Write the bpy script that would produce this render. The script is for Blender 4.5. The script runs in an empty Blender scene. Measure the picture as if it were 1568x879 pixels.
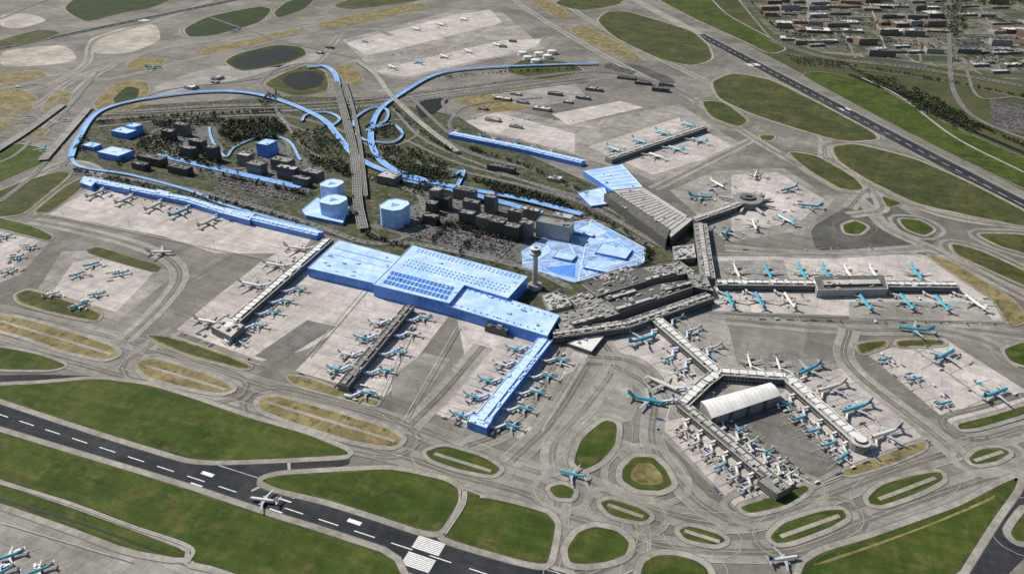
import bpy, math, random
from mathutils import Vector, Quaternion
random.seed(7)
R=random.Random(11)
# ---------------------------------------------------------------- survey: photo point -> metres on the ground (or at height z)
H=760.0; F=1160.0; TH=math.radians(30); ST,CT=math.sin(TH),math.cos(TH)
def P(x,y,z=0.0):
    u=x-784; w=y-439.5
    t=(H-z)/(F*ST+w*CT)
    return Vector((u*t,(F*CT-w*ST)*t,z))
sc=bpy.context.scene
cam=bpy.data.cameras.new("camera"); co=bpy.data.objects.new("camera",cam); sc.collection.objects.link(co)
co.location=(0,0,H); co.rotation_euler=(math.radians(60),0,0)
cam.sensor_width=36; cam.lens=36*F/1568; cam.clip_start=1; cam.clip_end=60000
sc.camera=co
w=bpy.data.worlds.new("World"); sc.world=w; w.use_nodes=True
nt=w.node_tree; sky=nt.nodes.new('ShaderNodeTexSky'); sky.sky_type='NISHITA'; sky.sun_disc=False
d=Vector((0.66,-0.42,-0.76)).normalized()
sky.sun_elevation=math.asin(-d.z); sky.sun_rotation=math.atan2(-d.x,-d.y)
bg=nt.nodes['Background']; bg.inputs[1].default_value=0.08; nt.links.new(sky.outputs[0],bg.inputs[0])
sun=bpy.data.lights.new("sun",'SUN'); sun.energy=4.9; sun.angle=math.radians(0.5); sun.color=(1,0.94,0.86)
so=bpy.data.objects.new("sun",sun); sc.collection.objects.link(so); so.rotation_euler=d.to_track_quat('-Z','Y').to_euler()
sc.view_settings.view_transform='Standard'; sc.view_settings.look='None'; sc.view_settings.exposure=0
# ---------------------------------------------------------------- materials
def newmat(name):
    m=bpy.data.materials.new(name); m.use_nodes=True
    n=m.node_tree.nodes; return m,n,m.node_tree.links,n['Principled BSDF']
def noisenode(n,l,vec,scale,det=4,rough=0.6):
    t=n.new('ShaderNodeTexNoise'); t.inputs['Scale'].default_value=scale; t.inputs['Detail'].default_value=det
    t.inputs['Roughness'].default_value=rough; l.new(vec,t.inputs['Vector']); return t.outputs['Fac']
def ramp(n,l,fac,a,b,ca,cb):
    r=n.new('ShaderNodeValToRGB'); r.color_ramp.elements[0].position=a; r.color_ramp.elements[1].position=b
    r.color_ramp.elements[0].color=(*ca,1); r.color_ramp.elements[1].color=(*cb,1); l.new(fac,r.inputs[0]); return r.outputs[0]
def mix(n,l,mode,fac,a,b):
    m=n.new('ShaderNodeMix'); m.data_type='RGBA'; m.blend_type=mode
    if isinstance(fac,(int,float)): m.inputs[0].default_value=fac
    else: l.new(fac,m.inputs[0])
    l.new(a,m.inputs[6]); l.new(b,m.inputs[7]); return m.outputs[2]
def coords(n,l,rot=0,scale=(1,1,1)):
    g=n.new('ShaderNodeNewGeometry'); mp=n.new('ShaderNodeMapping'); mp.inputs['Rotation'].default_value=(0,0,rot)
    mp.inputs['Scale'].default_value=scale; l.new(g.outputs['Position'],mp.inputs[0]); return mp.outputs[0]
def rgb(n,c):
    r=n.new('ShaderNodeRGB'); r.outputs[0].default_value=(*c,1); return r.outputs[0]
def g3(v): return (v,v,v)
def ground_mat(name,c1,c2,s1=0.006,s2=0.06,slab=None,rot=-0.44,streak=0.0,rough=0.9,c3=None,fine=0.6,patch=0.0,stain=0.0):
    m,n,l,b=newmat(name); v=coords(n,l,-rot)
    col=ramp(n,l,noisenode(n,l,v,s1,6,0.62),0.38,0.62,c1,c2)
    if c3: col=mix(n,l,'MIX',ramp(n,l,noisenode(n,l,v,s1*3.1,8,0.7),0.5,0.64,(0,0,0),(1,1,1)),col,rgb(n,c3))
    col=mix(n,l,'MULTIPLY',0.9,col,ramp(n,l,noisenode(n,l,v,s2,6,0.7),0.32,0.68,g3(.72),g3(1.15)))
    col=mix(n,l,'MULTIPLY',fine,col,ramp(n,l,noisenode(n,l,v,0.5,3,0.8),0.3,0.7,g3(.75),g3(1.22)))
    if slab:
        bt=n.new('ShaderNodeTexBrick'); bt.inputs['Scale'].default_value=1; bt.inputs['Brick Width'].default_value=slab[0]; bt.inputs['Row Height'].default_value=slab[1]
        bt.inputs['Mortar Size'].default_value=slab[2]; bt.inputs['Color1'].default_value=(0.84,0.84,0.84,1); bt.inputs['Color2'].default_value=(1.1,1.09,1.07,1); bt.inputs['Mortar'].default_value=(0.62,0.62,0.62,1)
        bt.offset=0.37; l.new(v,bt.inputs['Vector']); col=mix(n,l,'MULTIPLY',slab[3],col,bt.outputs['Color'])
    if patch: # irregular resurfaced patches
        vo=n.new('ShaderNodeTexVoronoi'); vo.distance='CHEBYCHEV'; vo.inputs['Scale'].default_value=0.008; l.new(v,vo.inputs['Vector'])
        bw=n.new('ShaderNodeRGBToBW'); l.new(vo.outputs['Color'],bw.inputs[0])
        col=mix(n,l,'MULTIPLY',patch,col,ramp(n,l,bw.outputs[0],0.2,0.8,g3(.78),g3(1.15)))
    if streak:
        for rr,sc_,f in ((rot,0.07,1),(rot+1.57,0.05,.6)):
            v2=coords(n,l,-rr); mp=n.new('ShaderNodeMapping'); mp.inputs['Scale'].default_value=(0.1,1,1); l.new(v2,mp.inputs[0])
            col=mix(n,l,'MULTIPLY',streak*f,col,ramp(n,l,noisenode(n,l,mp.outputs[0],sc_,6,0.75),0.36,0.64,g3(.66),g3(1.2)))
    if stain: # dark oil and rubber spots
        col=mix(n,l,'MULTIPLY',stain,col,ramp(n,l,noisenode(n,l,v,0.028,7,0.72),0.28,0.4,g3(.5),g3(1)))
    l.new(col,b.inputs['Base Color']); b.inputs['Roughness'].default_value=rough; b.inputs['Specular IOR Level'].default_value=0.2
    return m
def paint(name,c,rough=0.6,var=0.2,scale=0.15,metal=0):
    m,n,l,b=newmat(name); v=coords(n,l)
    lo=tuple(x*(1-var) for x in c); hi=tuple(min(1,x*(1+var*0.6)) for x in c)
    l.new(ramp(n,l,noisenode(n,l,v,scale,5,0.7),0.35,0.65,lo,hi),b.inputs['Base Color'])
    b.inputs['Roughness'].default_value=rough; b.inputs['Metallic'].default_value=metal; return m
M={}
M['field']=ground_mat('field_grass',(0.045,0.062,0.02),(0.095,0.095,0.04),0.004,0.05,c3=(0.09,0.078,0.042),rot=0.5)
M['pave']=ground_mat('taxiway_pavement',(0.175,0.165,0.145),(0.265,0.25,0.222),0.004,0.03,slab=(95,46,0.5,0.5),streak=0.5,patch=.7,stain=.3)
M['conc']=ground_mat('apron_concrete',(0.47,0.43,0.4),(0.6,0.55,0.515),0.01,0.05,slab=(38,30,0.7,0.6),streak=0.35,patch=.35,stain=.35)
M['concmid']=ground_mat('apron_concrete_worn',(0.27,0.255,0.23),(0.4,0.375,0.345),0.01,0.05,slab=(44,30,0.7,0.6),streak=0.45,patch=.5,stain=.35)
M['pale']=ground_mat('bare_sand',(0.34,0.31,0.265),(0.56,0.51,0.44),0.008,0.05,streak=0.7)
M['strip']=ground_mat('taxiway_strip',(0.245,0.235,0.21),(0.34,0.323,0.292),0.01,0.05,streak=0.5,patch=.4)
M['stripdk']=ground_mat('taxiway_tyre_track',(0.15,0.143,0.127),(0.21,0.2,0.18),0.01,0.05,streak=0.5)
M['shoulder']=ground_mat('taxiway_shoulder',(0.27,0.255,0.22),(0.38,0.36,0.315),0.01,0.08,streak=.3)
M['asph']=ground_mat('runway_asphalt',(0.026,0.031,0.037),(0.05,0.053,0.057),0.01,0.05,rot=-0.33,streak=0.8)
M['darkasph']=ground_mat('asphalt_patch',(0.085,0.085,0.077),(0.14,0.135,0.122),0.01,0.05,streak=0.5)
M['road']=ground_mat('road_asphalt',(0.12,0.12,0.115),(0.18,0.175,0.165),0.01,0.08)
M['grass']=ground_mat('mown_grass',(0.034,0.066,0.008),(0.07,0.098,0.016),0.009,0.06,rot=-0.33,streak=0.65,c3=(0.105,0.108,0.028))
M['grassdk']=ground_mat('lush_grass',(0.022,0.038,0.012),(0.04,0.06,0.017),0.012,0.07,streak=.3)
M['dry']=ground_mat('dry_grass',(0.17,0.14,0.062),(0.31,0.245,0.12),0.02,0.07,c3=(0.075,0.088,0.028))
M['mid']=ground_mat('rough_grass',(0.05,0.066,0.02),(0.1,0.1,0.036),0.012,0.06,streak=0.6,c3=(0.04,0.058,0.014))
M['park']=ground_mat('parkland',(0.035,0.05,0.018),(0.085,0.088,0.042),0.02,0.09,c3=(0.17,0.155,0.13))
m,n,l,b=newmat('suburb_ground'); v=coords(n,l,0.12); bt=n.new('ShaderNodeTexBrick'); bt.inputs['Scale'].default_value=1
bt.inputs['Brick Width'].default_value=190; bt.inputs['Row Height'].default_value=120; bt.inputs['Mortar Size'].default_value=5; bt.offset=.3
bt.inputs['Color1'].default_value=(.035,.056,.016,1); bt.inputs['Color2'].default_value=(.2,.17,.13,1); bt.inputs['Mortar'].default_value=(.24,.23,.21,1)
l.new(v,bt.inputs['Vector']); col=mix(n,l,'MULTIPLY',.9,bt.outputs['Color'],ramp(n,l,noisenode(n,l,v,.03,7,.7),.35,.65,g3(.5),g3(1.3)))
col=mix(n,l,'MIX',ramp(n,l,noisenode(n,l,v,.012,6,.7),.5,.6,g3(0),g3(1)),col,rgb(n,(.04,.054,.022)))
l.new(col,b.inputs['Base Color']); b.inputs['Roughness'].default_value=.9; M['suburb']=m
M['water']=paint('pond_water',(0.014,0.018,0.015),0.6,0.3,0.03); M['water'].node_tree.nodes['Principled BSDF'].inputs['Specular IOR Level'].default_value=.15
M['white']=paint('marking_white',(0.78,0.78,0.76),0.7,0.25,0.3)
M['yellow']=paint('marking_yellow',(0.42,0.385,0.28),0.7,0.35,0.05)
M['fade']=paint('marking_faded',(0.44,0.43,0.395),0.8,0.35,0.05)
M['seam']=paint('joint_sealant',(0.13,0.125,0.112),0.8,0.25,0.2)
M['broof']=ground_mat('blue_roof',(0.44,0.65,0.95),(0.6,0.78,1.0),0.02,0.06,slab=(24,18,0.5,0.3),fine=0.2,rough=0.5)
M['bwall']=paint('blue_wall',(0.1,0.32,0.92),0.4,0.3,0.05)
M['bmid']=paint('blue_panel',(0.22,0.46,0.95),0.4,0.3,0.04)
M['bedge']=paint('blue_edge',(0.6,0.78,1.0),0.4,0.1,0.2)
M['bplaza']=paint('blue_paving',(0.34,0.5,0.84),0.6,0.5,0.04)
M['bdark']=paint('blue_glass',(0.05,0.2,0.66),0.3,0.3,0.1)
M['glass']=paint('window_glass',(0.035,0.045,0.055),0.3,0.4,0.1)
M['rgrey']=paint('roof_grey',(0.27,0.26,0.24),0.8,0.35,0.12)
M['rlight']=paint('roof_light',(0.48,0.465,0.435),0.7,0.25,0.08)
M['rdark']=paint('roof_bitumen',(0.125,0.12,0.11),0.85,0.4,0.1)
M['rwhite']=paint('roof_white',(0.76,0.75,0.71),0.5,0.15,0.05)
M['wgrey']=paint('wall_grey',(0.22,0.213,0.2),0.7,0.2,0.2)
M['wdark']=paint('wall_dark',(0.08,0.077,0.073),0.6,0.35,0.2)
M['wwhite']=paint('wall_white',(0.5,0.49,0.46),0.6,0.2,0.2)
M['wtan']=paint('wall_tan',(0.33,0.25,0.17),0.8,0.2,0.2)
M['brick']=paint('wall_brick',(0.2,0.12,0.08),0.8,0.2,0.2)
M['metal']=paint('metal_plant',(0.42,0.42,0.4),0.5,0.3,0.3)
M['klm']=paint('airline_blue',(0.05,0.38,0.53),0.35,0.15,0.2)
M['kdeep']=paint('airline_deep_blue',(0.015,0.06,0.25),0.35,0.1,0.2)
M['awhite']=paint('aircraft_white',(0.7,0.69,0.65),0.4,0.1,0.3)
M['acream']=paint('aircraft_cream',(0.68,0.64,0.56),0.4,0.1,0.3)
M['awing']=paint('aircraft_wing_grey',(0.4,0.42,0.43),0.5,0.2,0.4)
M['green']=paint('airline_green',(0.05,0.4,0.14),0.35,0.1,0.2)
M['orange']=paint('airline_orange',(0.7,0.2,0.03),0.35,0.1,0.2)
M['red']=paint('paint_red',(0.45,0.03,0.03),0.35,0.1,0.2)
M['tyre']=paint('rubber',(0.02,0.02,0.02),0.8,0.1,0.2)
M['bark']=paint('bark',(0.07,0.05,0.035),0.9,0.2,0.5)
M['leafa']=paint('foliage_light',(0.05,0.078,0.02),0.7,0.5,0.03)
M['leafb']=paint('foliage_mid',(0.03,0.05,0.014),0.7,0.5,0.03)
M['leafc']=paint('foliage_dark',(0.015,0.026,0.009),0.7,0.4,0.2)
M['cyel']=paint('paint_yellow',(0.6,0.43,0.08),0.4,0.1,0.2)
M['cblk']=paint('paint_black',(0.03,0.03,0.035),0.3,0.1,0.2)
M['csil']=paint('paint_silver',(0.4,0.41,0.42),0.3,0.1,0.2)
# ---------------------------------------------------------------- mesh builder
class MB:
    def __init__(s): s.v=[];s.f=[];s.m=[];s.ml=[]
    def mi(s,k):
        if k not in s.ml: s.ml.append(k)
        return s.ml.index(k)
    def face(s,pts,k):
        b=len(s.v); s.v.extend([tuple(p) for p in pts]); s.f.append(tuple(range(b,b+len(pts)))); s.m.append(s.mi(k))
    def prism(s,poly,z0,z1,kw,kr):
        n=len(poly)
        a=sum(poly[i][0]*poly[(i+1)%n][1]-poly[(i+1)%n][0]*poly[i][1] for i in range(n))
        if a<0: poly=poly[::-1]
        for i in range(n):
            p=poly[i];q=poly[(i+1)%n]
            s.face([(p[0],p[1],z0),(q[0],q[1],z0),(q[0],q[1],z1),(p[0],p[1],z1)],kw)
        s.face([(p[0],p[1],z1) for p in poly],kr)
        return poly
    def box(s,c,dx,dy,z0,z1,rot,kw,kr=None):
        ca,sa=math.cos(rot),math.sin(rot)
        poly=[(c[0]+x*ca-y*sa,c[1]+x*sa+y*ca) for x,y in ((-dx/2,-dy/2),(dx/2,-dy/2),(dx/2,dy/2),(-dx/2,dy/2))]
        s.prism(poly,z0,z1,kw,kr or kw); return poly
    def cyl(s,c,r0,r1,z0,z1,n,kw,kr=None,cap=True):
        a=[(c[0]+r0*math.cos(6.2832*i/n),c[1]+r0*math.sin(6.2832*i/n),z0) for i in range(n)]
        b=[(c[0]+r1*math.cos(6.2832*i/n),c[1]+r1*math.sin(6.2832*i/n),z1) for i in range(n)]
        for i in range(n): s.face([a[i],a[(i+1)%n],b[(i+1)%n],b[i]],kw)
        if cap: s.face(b,kr or kw)
    def obj(s,name,parent=None,smooth=False):
        me=bpy.data.meshes.new(name); me.from_pydata(s.v,[],s.f)
        for k in s.ml: me.materials.append(M[k])
        me.polygons.foreach_set('material_index',s.m)
        if smooth: me.polygons.foreach_set('use_smooth',[True]*len(s.f))
        me.update(); o=bpy.data.objects.new(name,me); sc.collection.objects.link(o)
        if parent: o.parent=parent
        return o
def inst(name,me,loc,rz,s=1):
    o=bpy.data.objects.new(name,me); o.location=loc; o.rotation_euler=(0,0,rz); o.scale=(s,s,s); sc.collection.objects.link(o); return o
# ---------------------------------------------------------------- curves
def chaikin(p,it=2):
    for k in range(it):
        q=[]; f=.16 if k==0 else .25
        for i in range(len(p)):
            a=p[i];b=p[(i+1)%len(p)]
            q+= [(a[0]*(1-f)+b[0]*f,a[1]*(1-f)+b[1]*f),(a[0]*f+b[0]*(1-f),a[1]*f+b[1]*(1-f))]
        p=q
    return p
def catmull(p,n=8):
    if len(p)<3: return [Vector(q) for q in p]
    p=[Vector(q) for q in p]; e=[p[0]*2-p[1]]+p+[p[-1]*2-p[-2]]; out=[]
    for i in range(1,len(e)-2):
        a,b,c,dd=e[i-1:i+3]
        for k in range(n):
            t=k/n; out.append(0.5*((2*b)+(c-a)*t+(2*a-5*b+4*c-dd)*t*t+(3*b-a-3*c+dd)*t**3))
    out.append(p[-1]); return out
def norms(w):
    ns=[]
    for i in range(len(w)):
        a=w[max(0,i-1)];b=w[min(len(w)-1,i+1)]; t=(b-a); t.z=0
        if t.length<1e-6: t=Vector((1,0,0))
        t.normalize(); ns.append(Vector((-t.y,t.x,0)))
    return ns
def strip(mb,w,o0,o1,z,k):
    ns=norms(w)
    for i in range(len(w)-1):
        a=w[i]+ns[i]*o0;b=w[i+1]+ns[i+1]*o0;c=w[i+1]+ns[i+1]*o1;e=w[i]+ns[i]*o1
        mb.face([(p.x,p.y,z) for p in (e,a,b,c)],k)
def dashes(mb,w,off,wd,z,k,on,gap):
    ns=norms(w); pts=[];acc=0
    for i in range(len(w)-1):
        seg=(w[i+1]-w[i]).length
        while acc<=seg:
            t=acc/seg if seg else 0; pts.append((w[i].lerp(w[i+1],t),(w[i+1]-w[i]).normalized(),ns[i])); acc+=on+gap
        acc-=seg
    for p,t,n in pts:
        a=p+n*(off-wd/2);b=p+n*(off+wd/2)
        mb.face([(q.x,q.y,z) for q in (a,a+t*on,b+t*on,b)],k)
# ---------------------------------------------------------------- ground
g=MB(); g.face([(-25000,-3000,0),(25000,-3000,0),(25000,30000,0),(-25000,30000,0)],'field'); g.obj('ground')
pv=MB()
pv.face([P(*p,0.1) for p in [(-500,-30),(955,-30),(1090,40),(1250,125),(1600,310),(1950,470),(2000,1050),(-500,1050)]],'pave'); pv.obj('taxiway_pavement')
zc=[0.14]
def nz(s=.006): zc[0]+=s; return zc[0]
ap=MB()
def area(pts,k,mb=ap,sm=0):
    z=nz(); pts=chaikin(pts,sm) if sm else pts
    mb.face([P(*p,z) for p in pts],k)
area([(1118,-12),(1750,-12),(1750,150),(1568,126),(1400,96),(1260,82),(1190,58)],'suburb')
area([(72,328),(130,285),(480,362),(452,395),(430,388),(330,388),(250,362)],'conc')
area([(270,505),(330,455),(395,405),(440,378),(500,400),(560,430),(610,452),(560,480),(470,535),(400,553)],'conc')
area([(560,450),(690,480),(630,560),(590,608),(452,568),(500,520)],'conc')
area([(700,490),(760,500),(905,545),(835,640),(795,672),(662,632),(715,560)],'conc')
area([(95,385),(150,383),(270,418),(180,492),(52,452)],'concmid')
area([(112,402),(150,395),(235,418),(178,478),(80,448)],'conc')
area([(-30,345),(77,370),(32,420),(-30,445)],'concmid')
area([(-30,350),(60,368),(20,408),(-30,420)],'conc')
area([(930,520),(1010,488),(1110,478),(1130,560),(1240,548),(1310,560),(1425,670),(1290,722),(1240,745),(1128,782),(985,640),(1000,600)],'concmid')
area([(1000,640),(1042,640),(1085,605),(1245,742),(1130,780)],'conc')
area([(1185,612),(1230,575),(1300,562),(1412,668),(1290,716)],'conc')
area([(935,525),(1010,497),(1040,520),(1075,590),(1030,610),(985,590)],'conc')
area([(1080,640),(1188,606),(1290,712),(1240,738)],'stripdk')
area([(1325,540),(1445,518),(1575,600),(1575,622),(1460,652)],'conc')
area([(1092,392),(1400,387),(1440,398),(1530,452),(1545,492),(1090,476)],'conc')
area([(1092,400),(1200,398),(1210,432),(1092,430)],'concmid')
area([(1300,462),(1500,462),(1520,492),(1300,490)],'concmid')
area([(1025,292),(1095,262),(1200,258),(1278,305),(1238,352),(1112,372),(1080,340)],'concmid')
area([(1120,268),(1190,264),(1262,305),(1225,340),(1120,355)],'conc')
area([(690,190),(760,165),(880,190),(1040,160),(1145,228),(1005,278),(880,238)],'concmid')
area([(700,190),(760,172),(880,205),(880,235)],'conc')
area([(900,225),(1040,180),(1130,228),(1000,268)],'conc')
area([(845,175),(950,155),(985,165),(870,192)],'conc')
area([(690,150),(760,138),(840,130),(870,150),(800,168),(740,175)],'dry',sm=1)
area([(750,145),(880,128),(900,150),(820,165),(790,160)],'concmid')
area([(525,62),(700,15),(770,20),(835,75),(800,80),(620,122),(575,112)],'concmid')
area([(530,66),(690,25),(750,15),(770,35),(600,78),(560,85)],'conc')
area([(575,110),(640,92),(770,62),(830,60),(822,72),(620,118)],'conc')
area([(-60,770),(60,785),(220,830),(370,879),(420,930),(-100,930)],'concmid')
area([(0,78),(100,68),(122,92),(80,100),(0,104)],'pale',sm=2)
area([(132,62),(180,45),(240,36),(248,62),(200,82),(145,84)],'pale',sm=2)
area([(240,130),(330,100),(400,105),(470,100),(500,92),(480,80),(400,115),(230,150)],'concmid',sm=1)
area([(0,22),(50,22),(75,32),(30,45),(0,42)],'pale',sm=2)
area([(390,545),(470,490),(515,500),(425,555)],'stripdk')
area([(600,575),(650,540),(690,550),(640,620),(600,610)],'strip')
area([(1240,350),(1290,320),(1340,300),(1400,330),(1440,375),(1340,388),(1250,385)],'darkasph',sm=1)
area([(930,95),(980,100),(1040,125),(1000,135),(950,112)],'darkasph',sm=1)
area([(800,640),(880,560),(960,560),(980,640),(900,660),(860,700)],'strip',sm=1)
area([(905,590),(930,578),(965,588),(960,608),(925,615),(900,608)],'concmid',sm=2)
area([(108,240),(130,205),(165,165),(440,148),(560,150),(700,178),(760,215),(1000,325),(1060,350),(1085,420),(860,500),(520,365),(300,310),(130,268)],'park')
area([(600,340),(650,300),(840,335),(905,345),(800,400),(780,405),(560,345)],'road')
area([(190,245),(215,235),(480,275),(470,300),(330,270)],'road'); area([(255,190),(330,195),(345,235),(270,245)],'road'); area([(360,235),(420,215),(500,260),(470,285),(390,265)],'road')
ap.obj('apron')
# taxiway strips
tx=MB(); ln=MB(); zc[0]=.40
TX=[[(-60,462),(60,490),(190,522),(300,556),(400,590),(500,615),(620,650),(700,680),(780,710),(850,730),(900,742),(960,765),(1060,795),(1150,798),(1250,765),(1400,710),(1568,660),(1640,640)],
[(-60,510),(0,525),(100,552),(200,580),(290,606),(380,632),(480,665),(620,700),(700,728),(800,755),(870,790),(940,808),(1010,836),(1130,845),(1220,838),(1330,795),(1450,752),(1568,715),(1640,700)],
[(190,522),(245,470),(275,425),(255,395),(190,370),(110,350),(50,338)],
[(620,660),(680,600),(740,530)],[(850,730),(850,680),(900,620),(940,560),(920,520)],
[(940,560),(1000,600),(1000,680),(1060,760),(1120,800)],[(1110,490),(1300,505),(1480,505),(1568,515)],
[(1620,480),(1540,440),(1450,392),(1360,350),(1320,310),(1240,262),(1170,222),(1080,165),(1040,140),(980,115),(880,60),(800,10),(780,-10)],
[(1620,352),(1470,335),(1380,305),(1270,250),(1255,205),(1160,160),(1050,110),(980,75),(900,30),(840,-10)],
[(-50,190),(40,170),(120,120),(230,80),(330,62),(480,40),(620,10),(700,-10)],
[(-50,150),(60,135),(130,100),(150,60),(250,30),(350,-10)],
[(-50,255),(30,215),(90,170),(140,120),(175,100)],[(60,330),(150,270),(100,250),(0,300)],[(120,120),(180,120),(300,90),(440,60),(560,45),(600,55)],
[(860,745),(850,800),(860,840),(850,900)],[(960,770),(975,810),(965,850),(900,880)],
[(1300,505),(1300,560),(1430,665),(1470,700)],[(1300,320),(1330,290),(1350,320),(1300,330)],
[(1568,560),(1500,520),(1400,500)],[(1540,780),(1568,740),(1600,720)],[(870,520),(800,640),(700,690)],[(270,505),(230,530),(190,570)],
[(850,730),(900,690),(960,690),(1010,760)],[(1040,640),(980,560),(900,545)],[(1000,290),(1080,250),(1150,215)],[(1110,380),(1250,390),(1420,380)],[(520,55),(480,100),(440,100)],[(780,710),(850,640),(900,560)]]
for t in TX:
    wpts=catmull([P(*p) for p in t],10); z=nz(.008)
    strip(tx,wpts,-17,17,z,R.choice(('strip','strip','shoulder')))
    strip(ln,wpts,-0.45,0.45,0.76,'yellow')
    for s_ in (-17.5,17.5): strip(ln,wpts,s_-0.4,s_+0.4,0.75,'fade')
    strip(tx,wpts,-5.5,5.5,z+0.004,'stripdk' if R.random()<.5 else 'pave')
tx.obj('taxiway')
# runways
rw=MB()
def line(a,b,n=2):
    A=P(*a);B=P(*b); return [A.lerp(B,i/n) for i in range(n+1)]
r1=line((-250,553),(900,930)); strip(rw,r1,-36,36,0.68,'asph')
r2=line((1070,53),(1700,385)); strip(rw,r2,-30,30,0.68,'asph')
r2b=line((930,-22),(1070,53)); strip(rw,r2b,-30,30,0.68,'shoulder')
r3=line((-80,92),(420,-12)); strip(rw,r3,-32,32,0.68,'asph')
r4=line((1600,765),(1440,920)); strip(rw,r4,-28,28,0.68,'asph')
for rr,h_ in ((r1,36),(r2,30),(r3,32)):
    for s_ in (-1,1): strip(rw,rr,s_*(h_+3)-3,s_*(h_+3)+3,.67,'shoulder')
def area2(mb,pts,k,z,sm=2): mb.face([P(*p,z) for p in chaikin(pts,sm)],k)
area2(rw,[(270,700),(340,708),(450,704),(535,698),(535,712),(440,722),(400,736),(420,752),(440,775),(360,755),(300,730)],'asph',0.70)
area2(rw,[(-20,575),(50,573),(190,577),(190,582),(60,586),(-20,586)],'asph',0.66)
rw.obj('runway')
mk=MB()
for rr,hw in ((r1,33),(r2,27),(r3,29)):
    dashes(mk,rr,0,1.4,0.78,'white',30,24)
    for s_ in (-hw,hw): strip(mk,rr,s_-0.7,s_+0.7,0.78,'fade')
def bars(mk,a,b,n,w_,L,gap=1.0):
    A=P(*a);B=P(*b); t=(B-A).normalized(); nn=Vector((-t.y,t.x,0))
    for i in range(n):
        for sgn in (1,-1):
            o=sgn*(3+gap+i*(w_+gap)+w_/2); p=A+nn*o
            q=[p-nn*w_/2,p+t*L-nn*w_/2,p+t*L+nn*w_/2,p+nn*w_/2]; mk.face([(c.x,c.y,0.79) for c in q],'white')
bars(mk,(628,841),(760,885),8,2.0,38,0.6)
bars(mk,(525,806),(640,845),1,6,20,6); bars(mk,(300,732),(400,765),1,6,20,6); bars(mk,(420,771),(640,843),2,2,20,6)
bars(mk,(1150,98),(1250,150),8,2,40,0.8); bars(mk,(215,33),(300,16),8,2,45,0.8); bars(mk,(1290,166),(1350,198),1,7,30,5)
for a,b in (((442,705),(443,722)),((405,742),(385,752))):
    strip(mk,line(a,b),-2,2,0.79,'yellow')
mk.obj('runway_marking')
# grass
gr=MB(); sh=MB(); gi=[0]
def grass(pts,k='grass',sm=2,off=9,inner=None,ring=True):
    gi[0]+=1; z=.92+gi[0]*.003
    q=[P(*p) for p in chaikin(pts,sm)]; n=len(q)
    a=sum(q[i].x*q[(i+1)%n].y-q[(i+1)%n].x*q[i].y for i in range(n))
    if a<0: q=q[::-1]
    def offset(dd):
        r=[]
        for i in range(n):
            t=(q[(i+1)%n]-q[i-1]); t.normalize(); r.append(q[i]+Vector((t.y,-t.x,0))*dd)
        return r
    def loop(d0,d1,zz,kk):
        o1=offset(d0);o2=offset(d1)
        for i in range(n):
            j=(i+1)%n; sh.face([(p.x,p.y,zz) for p in (o1[i],o2[i],o2[j],o1[j])],kk)
    if off:
        loop(-.5,off,.80+gi[0]*.0008,'shoulder'); loop(off,off+1.0,.79+gi[0]*.0004,'seam')
        if off>=6 and ring:
            loop(off+15,off+15.8,.775,'yellow')
            if R.random()<.45: loop(off+10,off+21,.60+gi[0]*.0006,R.choice(('stripdk','strip')))
    gr.face([(p.x,p.y,z) for p in q],k)
    if off and k!='dry': # worn, drier verge
        o1=offset(0);o2=offset(-3.5)
        for i in range(n):
            j=(i+1)%n; gr.face([(p.x,p.y,z+.002) for p in (o1[i],o1[j],o2[j],o2[i])],'mid' if k=='grass' else 'dry')
    if inner: gr.face([(p.x,p.y,z+0.004) for p in offset(-inner[1])],inner[0])
N=dict(ring=False)
grass([(-30,592),(60,588),(150,580),(230,590),(300,612),(380,640),(470,665),(530,690),(535,697),(440,702),(330,706),(290,703),(200,676),(100,644),(-30,601)],**N)
grass([(-60,643),(100,692),(200,722),(300,753),(400,787),(500,818),(600,851),(625,900),(420,900),(330,868),(292,860),(290,838),(200,803),(100,766),(-60,715)],sm=1,**N)
grass([(-60,722),(0,742),(100,774),(200,811),(284,843),(282,856),(200,842),(100,804),(-60,750)],sm=1,**N)
grass([(398,736),(425,728),(520,722),(600,718),(680,735),(702,748),(702,768),(690,790),(672,815),(645,812),(580,790),(500,765),(425,748)],**N)
grass([(712,763),(745,762),(800,775),(838,786),(851,802),(846,830),(838,866),(790,856),(700,830),(676,820),(695,795)],**N)
grass([(706,748),(740,761),(706,770)],sm=1,off=4)
grass([(885,815),(910,806),(945,813),(964,830),(958,850),(930,860),(900,864),(872,862),(868,840)])
grass([(978,890),(985,862),(1005,850),(1035,850),(1065,858),(1082,870),(1088,890)])
grass([(1222,890),(1232,862),(1260,845),(1330,825),(1400,800),(1470,775),(1530,743),(1560,730),(1553,750),(1522,792),(1490,842),(1460,890)],sm=2,**N)
grass([(1240,866),(1330,836),(1420,804),(1510,765),(1525,757),(1520,765),(1450,795),(1350,833),(1260,864)],'dry',off=0)
grass([(1545,815),(1575,775),(1590,800),(1575,830),(1555,828)])
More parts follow.
